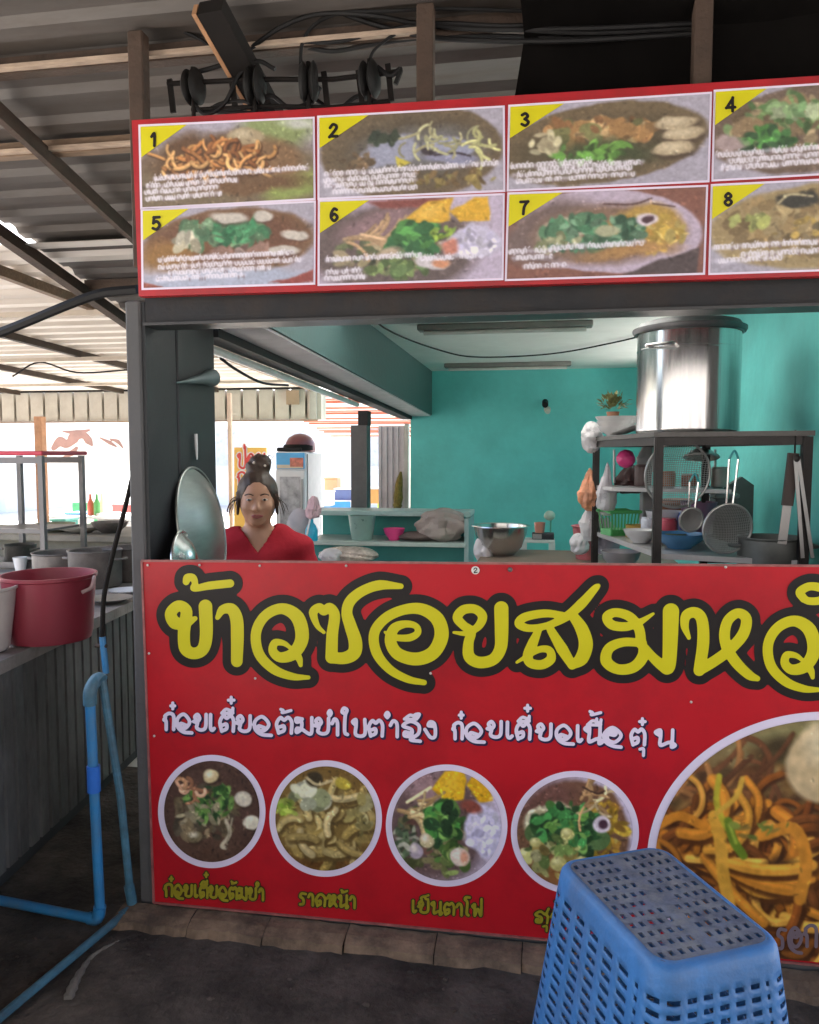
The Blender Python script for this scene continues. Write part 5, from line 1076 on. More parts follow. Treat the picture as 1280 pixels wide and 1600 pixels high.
c = Vector(onY(1012, 712, 1.42)); crumple('plastic_bag', c, (.05, .03, .075), mat('grey plastic', (.36, .36, .35), .35, trans=.1), 'grey bag hanging right of the pink cup', 'bag', 33, .35, None, 18, None, .7)
c = Vector(onY(1096, 715, 1.35)); lid('pan_lid', 'dull pan lid hanging behind the big wire strainer', c, .075, 1.35, M_aluw, 1.45)
c = Vector(onY(970, 872, 1.0)); c.z = 1.062; solo('tub', bowl(c, .085, .075), mat('grey plastic tub', (.30, .29, .31), .45), 'grey tub under the slanting lower shelf', 'tub')
# red planter-like bin at the rack foot
c = Vector(onY(917, 868, 2.1)); solo('red_bin', MB().lathe([(.001, 0), (.06, 0), (.082, .18), (.093, .187), (.087, .192), (.075, .18), (.056, .01), (.001, .008)], (c.x, 2.1, .956), 8), mat('faded red plastic', (.42, .10, .11), .5, var=.15), 'faded red bin left of the rack', 'bin')
bt = solo('prep_table', MB().box((-.35, 1.9, .91), (.75, 2.5, .955), None, .006).box((-.32, 1.93, -.05), (-.27, 1.98, .909)).box((.67, 1.93, -.05), (.72, 1.98, .909)).box((-.32, 2.42, -.05), (-.27, 2.47, .909)).box((.67, 2.42, -.05), (.72, 2.47, .909)), mat('brown table top', (.16, .11, .08), .6, var=.2), 'brown prep table mostly hidden behind the red banner', 'table')
# things on the lower shelf
def shelfpt(px, py): return Vector(onZ(px, py, zs))
def at_shelf(px, Y): p = onY(px, 850, Y); return Vector((p[0], p[1], zs))
c = at_shelf(966, 1.30)
gbk = thing('green_basket', 'green plastic basket on the rack lower shelf', 'basket', c)
gm = mat('green plastic', (.07, .36, .11), .4); gg = MB(); M = Matrix.Rotation(.4, 3, 'Z')
for k in range(9):
    x = -.06 + .015 * k
    gg.bar(c + M @ Vector((x, -.05, 0.01)), c + M @ Vector((x * 1.15, -.065, .11)), .006, .004); gg.bar(c + M @ Vector((x, .05, 0.01)), c + M @ Vector((x * 1.15, .065, .11)), .006, .004)
part('bars', gg, gm, gbk); part('bottom', MB().box((-.065, -.05, 0), (.065, .05, .028), Matrix.Translation(c) @ M.to_4x4()), gm, gbk)
part('rim', MB().tube([c + M @ Vector(p) for p in ((-.075, -.066, .11), (.075, -.066, .11), (.075, .066, .11), (-.075, .066, .11))], .008, 8, closed=True), gm, gbk)
c = at_shelf(995, 1.22); solo('yellow_tin', MB().lathe([(.001, 0), (.05, 0), (.05, .05), (.052, .055), (.046, .055), (.045, .008), (.001, .006)], tuple(c), 28), mat('yellow tin', (.55, .36, .08), .4), 'short yellow tin right of the green basket', 'tin')
for k, (px, Y, r, h, m, nm, lab) in enumerate(((1000, .98, .07, .055, M_white, 'bowl', 'white bowl at the front of the rack lower shelf'), (1050, .95, .085, .05, mat('olive plastic', (.22, .20, .07), .45), 'basin', 'olive basin nested on the blue basin'), (1062, .80, .10, .06, mat('blue basin', (.07, .22, .42), .4), 'basin', 'blue basin at the front of the rack lower shelf'), (1040, 1.2, .09, .12, mat('milky plastic', (.55, .55, .6), .4), 'tub', 'milky tub at the back of the rack lower shelf'), (1090, 1.25, .08, .16, mat('purple grey tub', (.22, .12, .2), .5), 'tub', 'purple tub at the back of the rack lower shelf'))):
    c = at_shelf(px, Y); solo(nm, bowl(c, r, h), m, lab, nm)
bx_ = []
for k, (px, Y, w, h, col_, lab) in enumerate(((1050, 1.42, .16, .14, (.30, .13, .07), 'orange brown box in the middle of the rack back row'), (1012, 1.48, .07, .20, (.25, .25, .27), 'grey carton left in the rack back row'), (1090, 1.45, .11, .11, (.40, .40, .44), 'pale grey carton in the rack back row'), (1130, 1.4, .10, .17, (.12, .11, .12), 'dark carton right in the rack back row'))):
    c = at_shelf(px, Y); crumple
    t = thing('carton', lab, 'box', c); m = mat('carton colour', col_, .6, var=.15)
    part('body', MB().box((c.x - w / 2, c.y - .06, c.z), (c.x + w / 2, c.y + .06, c.z + h), None, .004), m, t); part('lid', MB().box((c.x - w / 2 - .003, c.y - .063, c.z + h + .001), (c.x + w / 2 + .003, c.y + .063, c.z + h + .022), None, .004), mat('carton lid', tuple(min(.7, v * 1.6 + .04) for v in col_), .6), t)
def tin(px, Y, r, h, col_, lab, at=at_mid, nm='tin'):
    c = at(px, Y); solo(nm, MB().lathe([(.001, 0), (r, 0), (r, h * .9), (r * .9, h * .94), (r * .9, h), (.001, h)], tuple(c), 22), mat(nm + ' paint', col_, .4, var=.2, scale=20), lab, nm)
tin(1040, 1.36, .045, .07, (.40, .17, .08), 'orange brown tin on the middle shelf behind the big strainer')
tin(1078, 1.38, .04, .055, (.34, .12, .07), 'rust coloured tin on the middle shelf right of the orange one')
tin(1005, 1.40, .04, .10, (.09, .05, .045), 'dark brown jar at the left of the middle shelf', at_mid, 'jar')
tin(1125, 1.36, .04, .09, (.30, .30, .28), 'grey jar at the right of the middle shelf', at_mid, 'jar')
tin(1044, 1.05, .035, .10, (.45, .05, .09), 'red tin on the lower shelf behind the front leg', at_shelf)
tin(1072, 1.10, .035, .12, (.06, .12, .42), 'blue tin on the lower shelf between the strainers', at_shelf)
tin(1012, 1.08, .03, .10, (.55, .58, .66), 'pale blue bottle on the lower shelf left of the front leg', at_shelf, 'bottle')
for k, (px, lab) in enumerate(((960, 'grey ladle hanging leftmost under the rack top'), (1105, 'steel ladle hanging beside the big strainer'), (1118, 'wooden handled ladle hanging beside the long rods'))):
    a = Vector(onY(px, 690, 1.42)); a.z = zt - .06
    t = thing('ladle', lab, 'ladle', a, 'ladles hanging under the rack'); part('handle', MB().tube([a, a + Vector((.004, 0, -.16))], .006, 8), M_wire, t)
    part('cup', MB().lathe([(.001, -.03), (.02, -.026), (.034, -.005), (.036, .01), (.032, .01), (.018, -.02), (.001, -.024)], tuple(a + Vector((.004, -.02, -.18))), 18), M_aluw, t)
# strainers
def strainer(label, px, py, Y, r, handle, seed=0):
    c = Vector(onY(px, py, Y)); t = thing('wire_strainer', label, 'strainer', c)
    M = Matrix.Rotation(.25, 3, 'Z') @ Matrix.Rotation(math.pi / 2 + .12, 3, 'X')
    part('rim', MB().tube([c + M @ Vector((r * math.cos(a), r * math.sin(a), 0)) for a in np.linspace(0, 2 * math.pi, 41)[:-1]], .005, 8, closed=True), M_wire, t)
    g = MB(); n = 15
    for k in range(-n + 1, n):
        u = r * k / n; L = math.sqrt(max(0, r * r - u * u)); dep = lambda v: -.35 * r * (1 - (u * u + v * v) / r ** 2)
        for f in (0, 1):
            pts = [(u, L * q / 5) for q in range(-5, 6)]
            g.tube([c + M @ Vector((p[0], p[1], dep(p[1])) if f else (p[1], p[0], dep(p[1]))) for p in pts], .0012, 4, False)
    part('mesh', g, M_wire, t)
    if handle:
        for s in (-1, 1): part('handle_rod', MB().tube([c + M @ Vector((s * .012, r * .98, 0)), c + M @ Vector((s * .017, r + handle, .0))], .0042, 8), M_alu, t)
        part('hook', MB().tube(spline([c + M @ Vector((-.017, r + handle, 0)), c + M @ Vector((0, r + handle + .03, 0)), c + M @ Vector((.017, r + handle, 0))], 5), .0042, 8), mat('teal hook', (.05, .3, .32), .4), t)
strainer('big wire strainer hanging behind the front rack leg', 1059, 742, .70, .128, 0)
strainer('round wire strainer with two long rods hanging right of the front leg', 1137, 826, .58, .092, .165)
strainer('small wire ladle strainer hanging low beside the front leg', 1080, 812, .66, .045, .10)
c = Vector(onY(1205, 880, .62)); c.z = 1.11
pot('cooking_pot', 'wide dull dark pot at the right end of the counter', c, .118, .135, mat('dull pot metal', (.16, .17, .16), .45, .5, var=.25, scale=8))
def tongs(label, px0, py0, px1, py1, Y, m):
    a = Vector(onY(px0, py0, Y)); b = Vector(onY(px1, py1, Y)); t = thing('tongs', label, 'tongs', b); s = Vector((.016, 0, 0))
    part('arm', MB().bar(a - s * .3, b - s, .012, .004), m, t); part('arm', MB().bar(a + s * .3, b + s, .012, .004), m, t); part('joint', MB().blob(a, (.012, .008, .014), 10), M_rack, t)
tongs('long steel tongs standing by the right rack leg', 1245, 716, 1262, 872, .47, M_aluw)
a = Vector(onY(1243, 705, .5)); k_ = thing('cleaver', 'knife with dark block handle hanging at the right of the rack', 'knife', a)
part('handle', MB().bar(Vector(onY(1240, 708, .5)), Vector(onY(1230, 790, .5)), .035, .02), mat('dark brown handle', (.06, .045, .04), .6), k_); part('blade', MB().bar(Vector(onY(1230, 790, .5)), Vector(onY(1222, 850, .5)), .03, .004), M_aluw, k_)
part('loop', MB().tube([Vector(onY(1243, 672, .5)), Vector(onY(1242, 708, .5))], .003, 6), M_cable, k_)
c = Vector(onY(1172, 800, 1.0)); 
ob = solo('spice_board', MB().prism([onY(1110, 775, 1.6), onY(1160, 745, 1.6), onY(1250, 810, 1.6), onY(1250, 880, 1.6), onY(1100, 880, 1.6)], (0, .05, 0)), mat('dark grey board', (.10, .10, .10), .7, var=.3), 'dark board leaning behind the round strainer', 'board')

# teal shelf unit against the back of the room
Ys = 3.1; za = 1.14
sh = thing('teal_shelf', 'low teal shelf unit with pale plank edges behind the woman', 'shelf', (-1.07, Ys, -.05))
L, Rr = -1.66, -.49
part('top_plank', MB().box((L, Ys, za - .035), (Rr, Ys + .34, za), None, .004), mat('pale teal plank', (.34, .48, .45), .5, var=.12, scale=8), sh)
part('middle_plank', MB().box((L, Ys - .16, .905), (Rr - .02, Ys + .30, .935), None, .004), mat('pale grey plank', (.42, .50, .46), .5, var=.12, scale=8), sh)
part('back_panel', MB().box((L, Ys + .301, -.05), (Rr - .032, Ys + .335, za - .036)), mat('teal panel', (.06, .34, .31), .5, var=.1), sh)
part('end_panel', MB().box((Rr - .03, Ys - .15, -.05), (Rr, Ys + .30, za - .036)), mat('grey teal end panel', (.28, .38, .37), .5), sh)
part('front_panel', MB().box((L, Ys + .05, -.05), (Rr - .032, Ys + .07, .904)), mat('deep teal panel', (.04, .26, .25), .5, var=.1), sh)
def shz(px, Y=3.06, z=.937): p = onY(px, 845, Y); return Vector((p[0], p[1], z))
c = shz(566); solo('clear_tub', MB().lathe([(.001, 0), (.075, 0), (.098, .17), (.10, .175), (.094, .175), (.072, .008), (.001, .006)], tuple(c), 28), mat('milky green tub', (.34, .52, .46), .3, trans=.3), 'milky clear tub on the middle plank', 'tub')
c = shz(616); solo('pink_bowl', bowl(c, .078, .085), M_pink, 'bright pink bowl on the middle plank', 'bowl')
c = shz(655); crumple('basket_lid', c + Vector((0, .02, .03)), (.16, .1, .035), mat('brown cloth', (.14, .10, .09), .8), 'flat brown bundle under the paper bag', 'bundle', 12, .15)
c = shz(692); crumple('paper_bag', c + Vector((0, -.0, .11)), (.17, .09, .115), mat('grey brown paper', (.36, .30, .27), .8, var=.12, bump=.5, bscale=14), 'crumpled grey brown paper bag at the right of the middle plank', 'bag', 13, .55)
c = onY(545, 866, 2.7); crumple('food_wrap', Vector(c), (.20, .10, .055), mat('clear wrapped food', (.50, .42, .36), .25, var=.5, scale=14, bump=.4, bscale=25), 'plastic wrapped food lying under the middle plank', 'food', 14, .14)
c = onY(518, 868, 2.62); crumple('plastic_bag', Vector(c), (.08, .06, .05), M_bag, 'shiny plastic bag beside the woman shoulder', 'bag', 15)
bo = Vector(onY(487, 845, 2.5)); bb = thing('spray_bottle', 'bright blue bottle with a pale stripe right of the woman', 'bottle', bo)
part('body', MB().lathe([(.001, 0), (.04, 0), (.042, .01), (.042, .07), (.03, .10), (.014, .12), (.014, .14), (.001, .14)], tuple(bo), 20, None, 1, .7), mat('cyan plastic', (.02, .38, .58), .3), bb); part('stripe', MB().bar(bo + Vector((-.03, -.034, .0)), bo + Vector((.0, -.03, .145)), .012, .006, (0, 1, 0)), M_white, bb)
c = Vector(onY(490, 792, 2.55)); crumple('pink_cloth', c, (.055, .045, .075), mat('pale pink cloth', (.62, .42, .46), .8, var=.2), 'pale pink cloth hung above the blue bottle', 'cloth', 17, .4, None, 18, None, .5)
c = Vector(onY(470, 818, 2.6)); solo('grey_sack', MB().blob(c, (.09, .07, .10), 14, .08, 3), mat('grey cloth sack', (.42, .40, .42), .8), 'pale grey sack behind the woman shoulder', 'sack')
# steel bowls and a small white table
c = Vector(onZ(778, 866, 1.045)); c = Vector(onY(782, 866, 2.2)); c.z = .956
M_ss = mat('bright steel', (.62, .61, .60), .2, 1.0, var=.05)
stl = thing('steel_basin', 'large bright steel basin with folded rim on the prep table', 'basin', c)
part('bowl', MB().lathe([(.001, .002), (.08, 0), (.125, .05), (.15, .12), (.158, .168), (.172, .172), (.17, .178), (.152, .174), (.142, .12), (.118, .055), (.07, .012), (.001, .01)], tuple(c), 44), M_ss, stl)
cb = c + Vector((-.13, .05, 0)); crumple('plastic_bag', Vector(onY(757, 855, 2.15)), (.06, .05, .085), M_bag, 'knotted clear bag in front of the steel basin', 'bag', 21, .35, None, 18, None, .3)
ws = thing('white_stool', 'small white table holding a box and a cup near the teal wall', 'table', onZ(845, 870, 1.0)); c = Vector(onY(840, 842, 3.4)); z1 = c.z
part('top', MB().box((c.x - .12, c.y - .1, z1 - .02), (c.x + .125, c.y + .1, z1), None, .004), mat('white board', (.62, .62, .60), .5), ws)
for sx in (-.1, .105):
    for sy in (-.08, .08): part('leg', MB().box((c.x + sx - .022, c.y + sy - .015, -.05), (c.x + sx + .022, c.y + sy + .015, z1 - .021)), mat('white leg', (.58, .60, .58), .5), ws)
b0 = Vector((c.x + .05, c.y, z1 + .001)); t = thing('dark_box', 'small dark box lying on the white table', 'box', b0)
part('body', MB().box((b0.x - .09, b0.y - .05, b0.z), (b0.x + .07, b0.y + .05, b0.z + .045), None, .004), mat('black box', (.03, .03, .035), .5), t); part('label', MB().box((b0.x - .085, b0.y - .0535, b0.z + .004), (b0.x - .02, b0.y - .051, b0.z + .04)), mat('box label', (.35, .32, .30), .5), t)
b1 = b0 + Vector((-.035, 0, .046)); solo('orange_cup', MB().lathe([(.001, 0), (.033, 0), (.042, .075), (.038, .075), (.03, .006), (.001, .005)], tuple(b1), 20), mat('orange pink cup', (.62, .24, .17), .4), 'orange pink cup standing on the dark box', 'cup')
b2 = b0 + Vector((.045, .02, .046)); fl_ = thing('table_fan', 'tiny green stalk with a pale round head on the dark box', 'ornament', b2)
part('stalk', MB().tube([b2, b2 + Vector((0, 0, .10))], .006, 8), mat('green stalk', (.08, .35, .25), .5), fl_); part('head', MB().blob(b2 + Vector((-.01, 0, .125)), (.042, .03, .036), 12, .06), mat('pale green head', (.45, .58, .46), .5), fl_)
# ------------------------------------------------------------------ the woman behind the counter
def surface_net(f, lo, hi, h):
    n = [int((b - a) / h) + 2 for a, b in zip(lo, hi)]
    X, Y, Z = np.meshgrid(*[a + h * np.arange(k) for a, k in zip(lo, n)], indexing='ij')
    Fv = f(X, Y, Z); ins = Fv < 0
    c = np.zeros([k - 1 for k in n], int); off = [(i, j, k) for i in (0, 1) for j in (0, 1) for k in (0, 1)]
    sl = lambda o: tuple(slice(a, a + m - 1) for a, m in zip(o, n))
    for o in off: c += ins[sl(o)]
    act = (c > 0) & (c < 8); idx = -np.ones(act.shape, int); idx[act] = np.arange(act.sum())
    P = np.zeros(act.shape + (3,)); w = np.zeros(act.shape)
    for a in off:
        for ax in range(3):
            if a[ax] == 0:
                b = list(a); b[ax] = 1; fa, fb = Fv[sl(a)], Fv[sl(tuple(b))]; cr = (fa < 0) != (fb < 0)
                t = np.where(cr, fa / np.where(cr, fa - fb, 1), 0); q = np.zeros(act.shape + (3,)); q[...] = a; q[..., ax] = t
                P += np.where(cr[..., None], q, 0); w += cr
    I = np.argwhere(act); V = (I + P[act] / np.maximum(w[act], 1)[:, None]) * h + np.array(lo); Fc = []
    for ax in range(3):
        u, v = (ax + 1) % 3, (ax + 2) % 3; s0 = [slice(1, k - 1) for k in n]; s0[ax] = slice(0, n[ax] - 1); s1 = list(s0); s1[ax] = slice(1, n[ax])
        ia, ib = ins[tuple(s0)], ins[tuple(s1)]
        for p in np.argwhere(ia != ib):
            g = p.copy(); g[u] += 1; g[v] += 1; fl = ia[tuple(p)]
            def cell(du, dv): q = g.copy(); q[u] += du; q[v] += dv; return idx[tuple(q)]
            quad = (cell(-1, -1), cell(0, -1), cell(0, 0), cell(-1, 0))
            if min(quad) >= 0: Fc.append(quad if fl else quad[::-1])
    return V, Fc
def smin(a, b, k): h = np.clip(.5 + .5 * (b - a) / k, 0, 1); return b * (1 - h) + a * h - k * h * (1 - h)
def smax(a, b, k): return -smin(-a, -b, k)
def E_(X, Y, Z, c, r): 
    q = np.sqrt(((X - c[0]) / r[0]) ** 2 + ((Y - c[1]) / r[1]) ** 2 + ((Z - c[2]) / r[2]) ** 2); return (q - 1) * min(r)
def K_(X, Y, Z, a, b, ra, rb):
    a = np.array(a, float); b = np.array(b, float); d = b - a; t = np.clip(((X - a[0]) * d[0] + (Y - a[1]) * d[1] + (Z - a[2]) * d[2]) / d.dot(d), 0, 1)
    return np.sqrt((X - a[0] - t * d[0]) ** 2 + (Y - a[1] - t * d[1]) ** 2 + (Z - a[2] - t * d[2]) ** 2) - (ra + (rb - ra) * t)
PY = .86
chin = Vector(onY(403, 820, PY)); ztop = onY(403, 737, PY)[2]; SP = (ztop - chin.z) / .215
FLOOR = (-.05 - chin.z) / SP
def f_head(X, Y, Z):
    d = smin(E_(X, Y, Z, (0, .018, .128), (.073, .092, .088)), E_(X, Y, Z, (0, -.012, .07), (.062, .072, .072)), .03)
    d = smin(d, E_(X, Y, Z, (0, -.055, .014), (.024, .02, .016)), .02)
    d = smin(d, K_(X, Y, Z, (0, -.078, .105), (0, -.098, .072), .007, .012), .012)
    for s in (-1, 1):
        d = smin(d, E_(X, Y, Z, (s * .011, -.09, .068), (.010, .010, .008)), .006)
        d = smax(d, -E_(X, Y, Z, (s * .03, -.094, .106), (.021, .018, .013)), .012)
        d = smin(d, E_(X, Y, Z, (s * .036, -.058, .078), (.022, .018, .018)), .02)
        d = smin(d, E_(X, Y, Z, (s * .078, .012, .098), (.010, .020, .032)), .008)
    d = smin(d, E_(X, Y, Z, (0, -.076, .040), (.022, .012, .010)), .008)
    return smin(d, K_(X, Y, Z, (0, .02, .03), (0, .03, -.10), .050, .056), .02)
def f_torso(X, Y, Z):
    d = K_(X, Y, Z, (-.122, .035, -.10), (.122, .035, -.10), .056, .056)
    d = smin(d, K_(X, Y, Z, (-.09, .035, -.055), (.09, .035, -.055), .035, .035), .05)
    d = smin(d, E_(X, Y, Z, (0, .03, -.27), (.165, .115, .20)), .05)
    for s in (-1, 1): d = smin(d, E_(X, Y, Z, (s * .07, -.06, -.27), (.07, .055, .07)), .04)
    d = smin(d, E_(X, Y, Z, (0, .035, -.50), (.15, .11, .2)), .06); return smin(d, E_(X, Y, Z, (0, .04, -.66), (.175, .13, .13)), .06)
HK = FLOOR / -1.44
ARM = [((s * .166, .035, -.115), (s * .220, .04, -.40), (s * .18, -.16, -.56)) for s in (-1, 1)]
def f_upper(X, Y, Z):
    d = None
    for a, b, c in ARM:
        q = K_(X, Y, Z, a, b, .054, .042); d = q if d is None else np.minimum(d, q)
    return d
def f_body(X, Y, Z):
    d = smin(f_head(X, Y, Z), f_torso(X, Y, Z), .03); d = smin(d, f_upper(X, Y, Z), .03)
    for s, (a, b, c) in zip((-1, 1), ARM):
        d = smin(d, K_(X, Y, Z, b, c, .041, .027), .015); c = np.array(c); dr = (c - np.array(b)); dr /= np.linalg.norm(dr)
        pl = c + dr * .05; side = np.array((1., 0, 0)); side -= dr * side.dot(dr); side /= np.linalg.norm(side); nn = np.cross(side, dr); nn *= -1 if nn[2] > 0 else 1
        d = smin(d, K_(X, Y, Z, c + dr * .02 - side * .016, pl - side * .02, .021, .018), .015); d = smin(d, K_(X, Y, Z, c + dr * .02 + side * .016, pl + side * .02, .021, .018), .015)
        for k, L in enumerate((.062, .072, .068, .052)):
            r0 = pl + side * (-.031 + .0205 * k) + dr * .022; k1 = r0 + dr * L * .5 + nn * .010; k2 = k1 + dr * L * .35 + nn * .028
            d = np.minimum(d, np.minimum(K_(X, Y, Z, r0, k1, .0095, .009), K_(X, Y, Z, k1, k2, .009, .0075)))
        t0 = c + dr * .03 - s * side * .03; t1 = t0 - s * side * .022 + dr * .03 + nn * .006; d = np.minimum(d, np.minimum(K_(X, Y, Z, t0, t1, .012, .0105), K_(X, Y, Z, t1, t1 + dr * .03 + nn * .014, .0105, .009)))
        hz = -.70; kn = (s * .095, .01, hz - (hz - FLOOR) * -.0 + (FLOOR - hz) * .47); an = (s * .10, .045, FLOOR + .075)
        d = smin(d, K_(X, Y, Z, (s * .085, .035, hz), kn, .088, .058), .04); d = smin(d, K_(X, Y, Z, kn, an, .056, .036), .02); d = smin(d, K_(X, Y, Z, (s * .10, .05, FLOOR + .04), (s * .115, -.13, FLOOR + .03), .037, .028), .03)
    return d
def f_shirt(X, Y, Z):
    t = smin(f_torso(X, Y, Z), f_upper(X, Y, Z), .035) - .013
    t = t + .007 * np.sin(X * 40 + Z * 26) * np.clip((-Z - .12) * 8, 0, 1) + .004 * np.sin(Z * 55 - X * 20)
    v = np.minimum((Z + .108) * .6 - np.abs(X) * .92, .02 - Y)             # V neck, open at the front
    col_ = .070 - np.hypot(X, Y - .03)                                     # round hole for the neck
    t = smax(t, v, .006); t = smax(t, np.minimum(col_, Z + .085), .006)
    t = np.maximum(t, -(Z + .70))
    sleeve = np.where(np.abs(X) > .172, -(Z + .31), -1); return np.maximum(t, sleeve)
def f_hair(X, Y, Z):
    c = smin(E_(X, Y, Z, (0, .024, .128), (.083, .097, .095)), E_(X, Y, Z, (0, .06, .07), (.066, .055, .08)), .03)
    c = c + .0007 * np.sin(X * 260 + 30 * Z) 
    face = E_(X, Y, Z, (0, -.105, .078), (.070, .105, .100)); c = smax(c, -face, .006)
    b = E_(X, Y, Z, (.012, .03, .245), (.046, .046, .042)); b = smin(b, E_(X, Y, Z, (-.018, .02, .232), (.03, .03, .026)), .015); b = b + .0016 * np.sin(X * 160 + Z * 120 + Y * 60)
    c = smin(c, b, .018)
    for s in (-1, 1): c = smin(c, K_(X, Y, Z, (s * .074, -.022, .13), (s * .078, -.01, .045), .010, .006), .008)
    return c
RP = Matrix.Rotation(rad(19), 3, 'Z')
def tow(V): return [chin + RP @ (Vector(p) * SP) for p in V]
ps = thing('person', 'woman in red V neck shirt, brown hair in a bun, behind the counter', 'person', (chin.x, chin.y, -.05))
m_skin = mat('skin', (.45, .24, .15), .5, var=.05, scale=30); m_hair = mat('brown hair', (.042, .022, .012), .5, var=.35, scale=60, stretch=(1, 1, .12)); m_shirt = mat('red shirt cotton', (.40, .022, .036), .9, var=.16, scale=7, bump=.5, bscale=22, spec=.2)
def net_part(nm, f, lo, hi, h, m, par, label=None):
    V, Fc = surface_net(f, lo, hi, h); mb = MB(); mb.add(tow(V), Fc, True); return part(nm, mb, m, par, label, 180)
net_part('body', f_body, (-.31, -.36, FLOOR - .02), (.31, .20, .24), .0085, m_skin, ps)
V_, F_ = None, None
net_part('shirt', f_shirt, (-.32, -.16, -.73), (.32, .22, .0), .008, m_shirt, ps, 'red V neck shirt')
rg = random.Random(12); hs = MB()
for k in range(34):                                    # loose strands round the hairline and the bun
    a = rg.choice((-1, 1)) * rg.uniform(.85, 1.15); s0 = Vector((a * .07, -.06 + abs(a) * .04 + rg.uniform(-.01, .01), .165 - abs(a) * .05 + rg.uniform(-.01, .02)))
    if k < 22: q1 = s0 + Vector((a * .02 + rg.uniform(-.01, .01), -.012, -.02)); q2 = q1 + Vector((a * .014, .004, -.05 * rg.random() - .02))
    else: s0 = Vector((rg.uniform(-.03, .05), .01, .25)); q1 = s0 + Vector((rg.uniform(-.04, .04), -.01, .03)); q2 = q1 + Vector((rg.uniform(-.03, .03), 0, rg.uniform(-.02, .02)))
    hs.tube(spline(tow([s0, q1, q2]), 4), [.0014] * 8 + [.0005], 4)

V_, F_ = surface_net(f_hair, (-.11, -.13, -.02), (.11, .15, .31), .0055); hs.add(tow(V_), F_, True); part('hair', hs, m_hair, ps, 'brown hair in a top bun', 180)
def f_trs(X, Y, Z):
    d = E_(X, Y, Z, (0, .04, -.68), (.19, .145, .14))
    for s in (-1, 1):
        kn = (s * .095, .01, -.70 + (FLOOR + .70) * .47); an = (s * .10, .045, FLOOR + .08); d = smin(d, K_(X, Y, Z, (s * .085, .035, -.70), kn, .104, .075), .04); d = smin(d, K_(X, Y, Z, kn, an, .074, .058), .02)
    return np.maximum(d, Z + .63)
net_part('trousers', f_trs, (-.24, -.16, FLOOR), (.24, .22, -.6), .014, mat('dark trousers', (.02, .02, .03), .9), ps)
for s in (-1, 1):
    e = MB().blob(tow([(s * .03, -.079, .106)])[0], (.0115 * SP, .0085 * SP, .0052 * SP), 14, 0, 0, RP); eo = part('eye', e, mat('eye white', (.42, .38, .35), .3), ps)
    part('iris', MB().blob(tow([(s * .03, -.0875, .106)])[0], (.0056 * SP, .003 * SP, .0050 * SP), 12, 0, 0, RP), mat('iris', (.02, .012, .01), .2), eo)
    part('eyebrow', MB().tube(spline(tow([(s * .013, -.090, .123), (s * .03, -.088, .129), (s * .047, -.078, .124)]), 4), .0028, 6), m_hair, ps)
    part('hair_bead', MB().blob(tow([(.01 + s * .022, -.012, .245 - .006 * s)])[0], (.006, .006, .006), 10), mat('pale bead', (.7, .6, .5), .3), ps)
lp = MB(); lp.tube(spline(tow([(-.021, -.082, .042), (-.008, -.0895, .0455), (0, -.0895, .044), (.008, -.0895, .0455), (.021, -.082, .042)]), 4), .0034, 8); lp.tube(spline(tow([(-.019, -.082, .040), (0, -.0895, .0355), (.019, -.082, .040)]), 5), .0042, 8)
part('lips', lp, mat('lips', (.38, .12, .11), .4), ps)
# ------------------------------------------------------------------ the bright yard beyond the open side
M_ply = mat('bare orange post', (.42, .22, .12), .75, var=.25, scale=9)
M_wh = mat('white enamel', (.72, .72, .73), .35, var=.04)
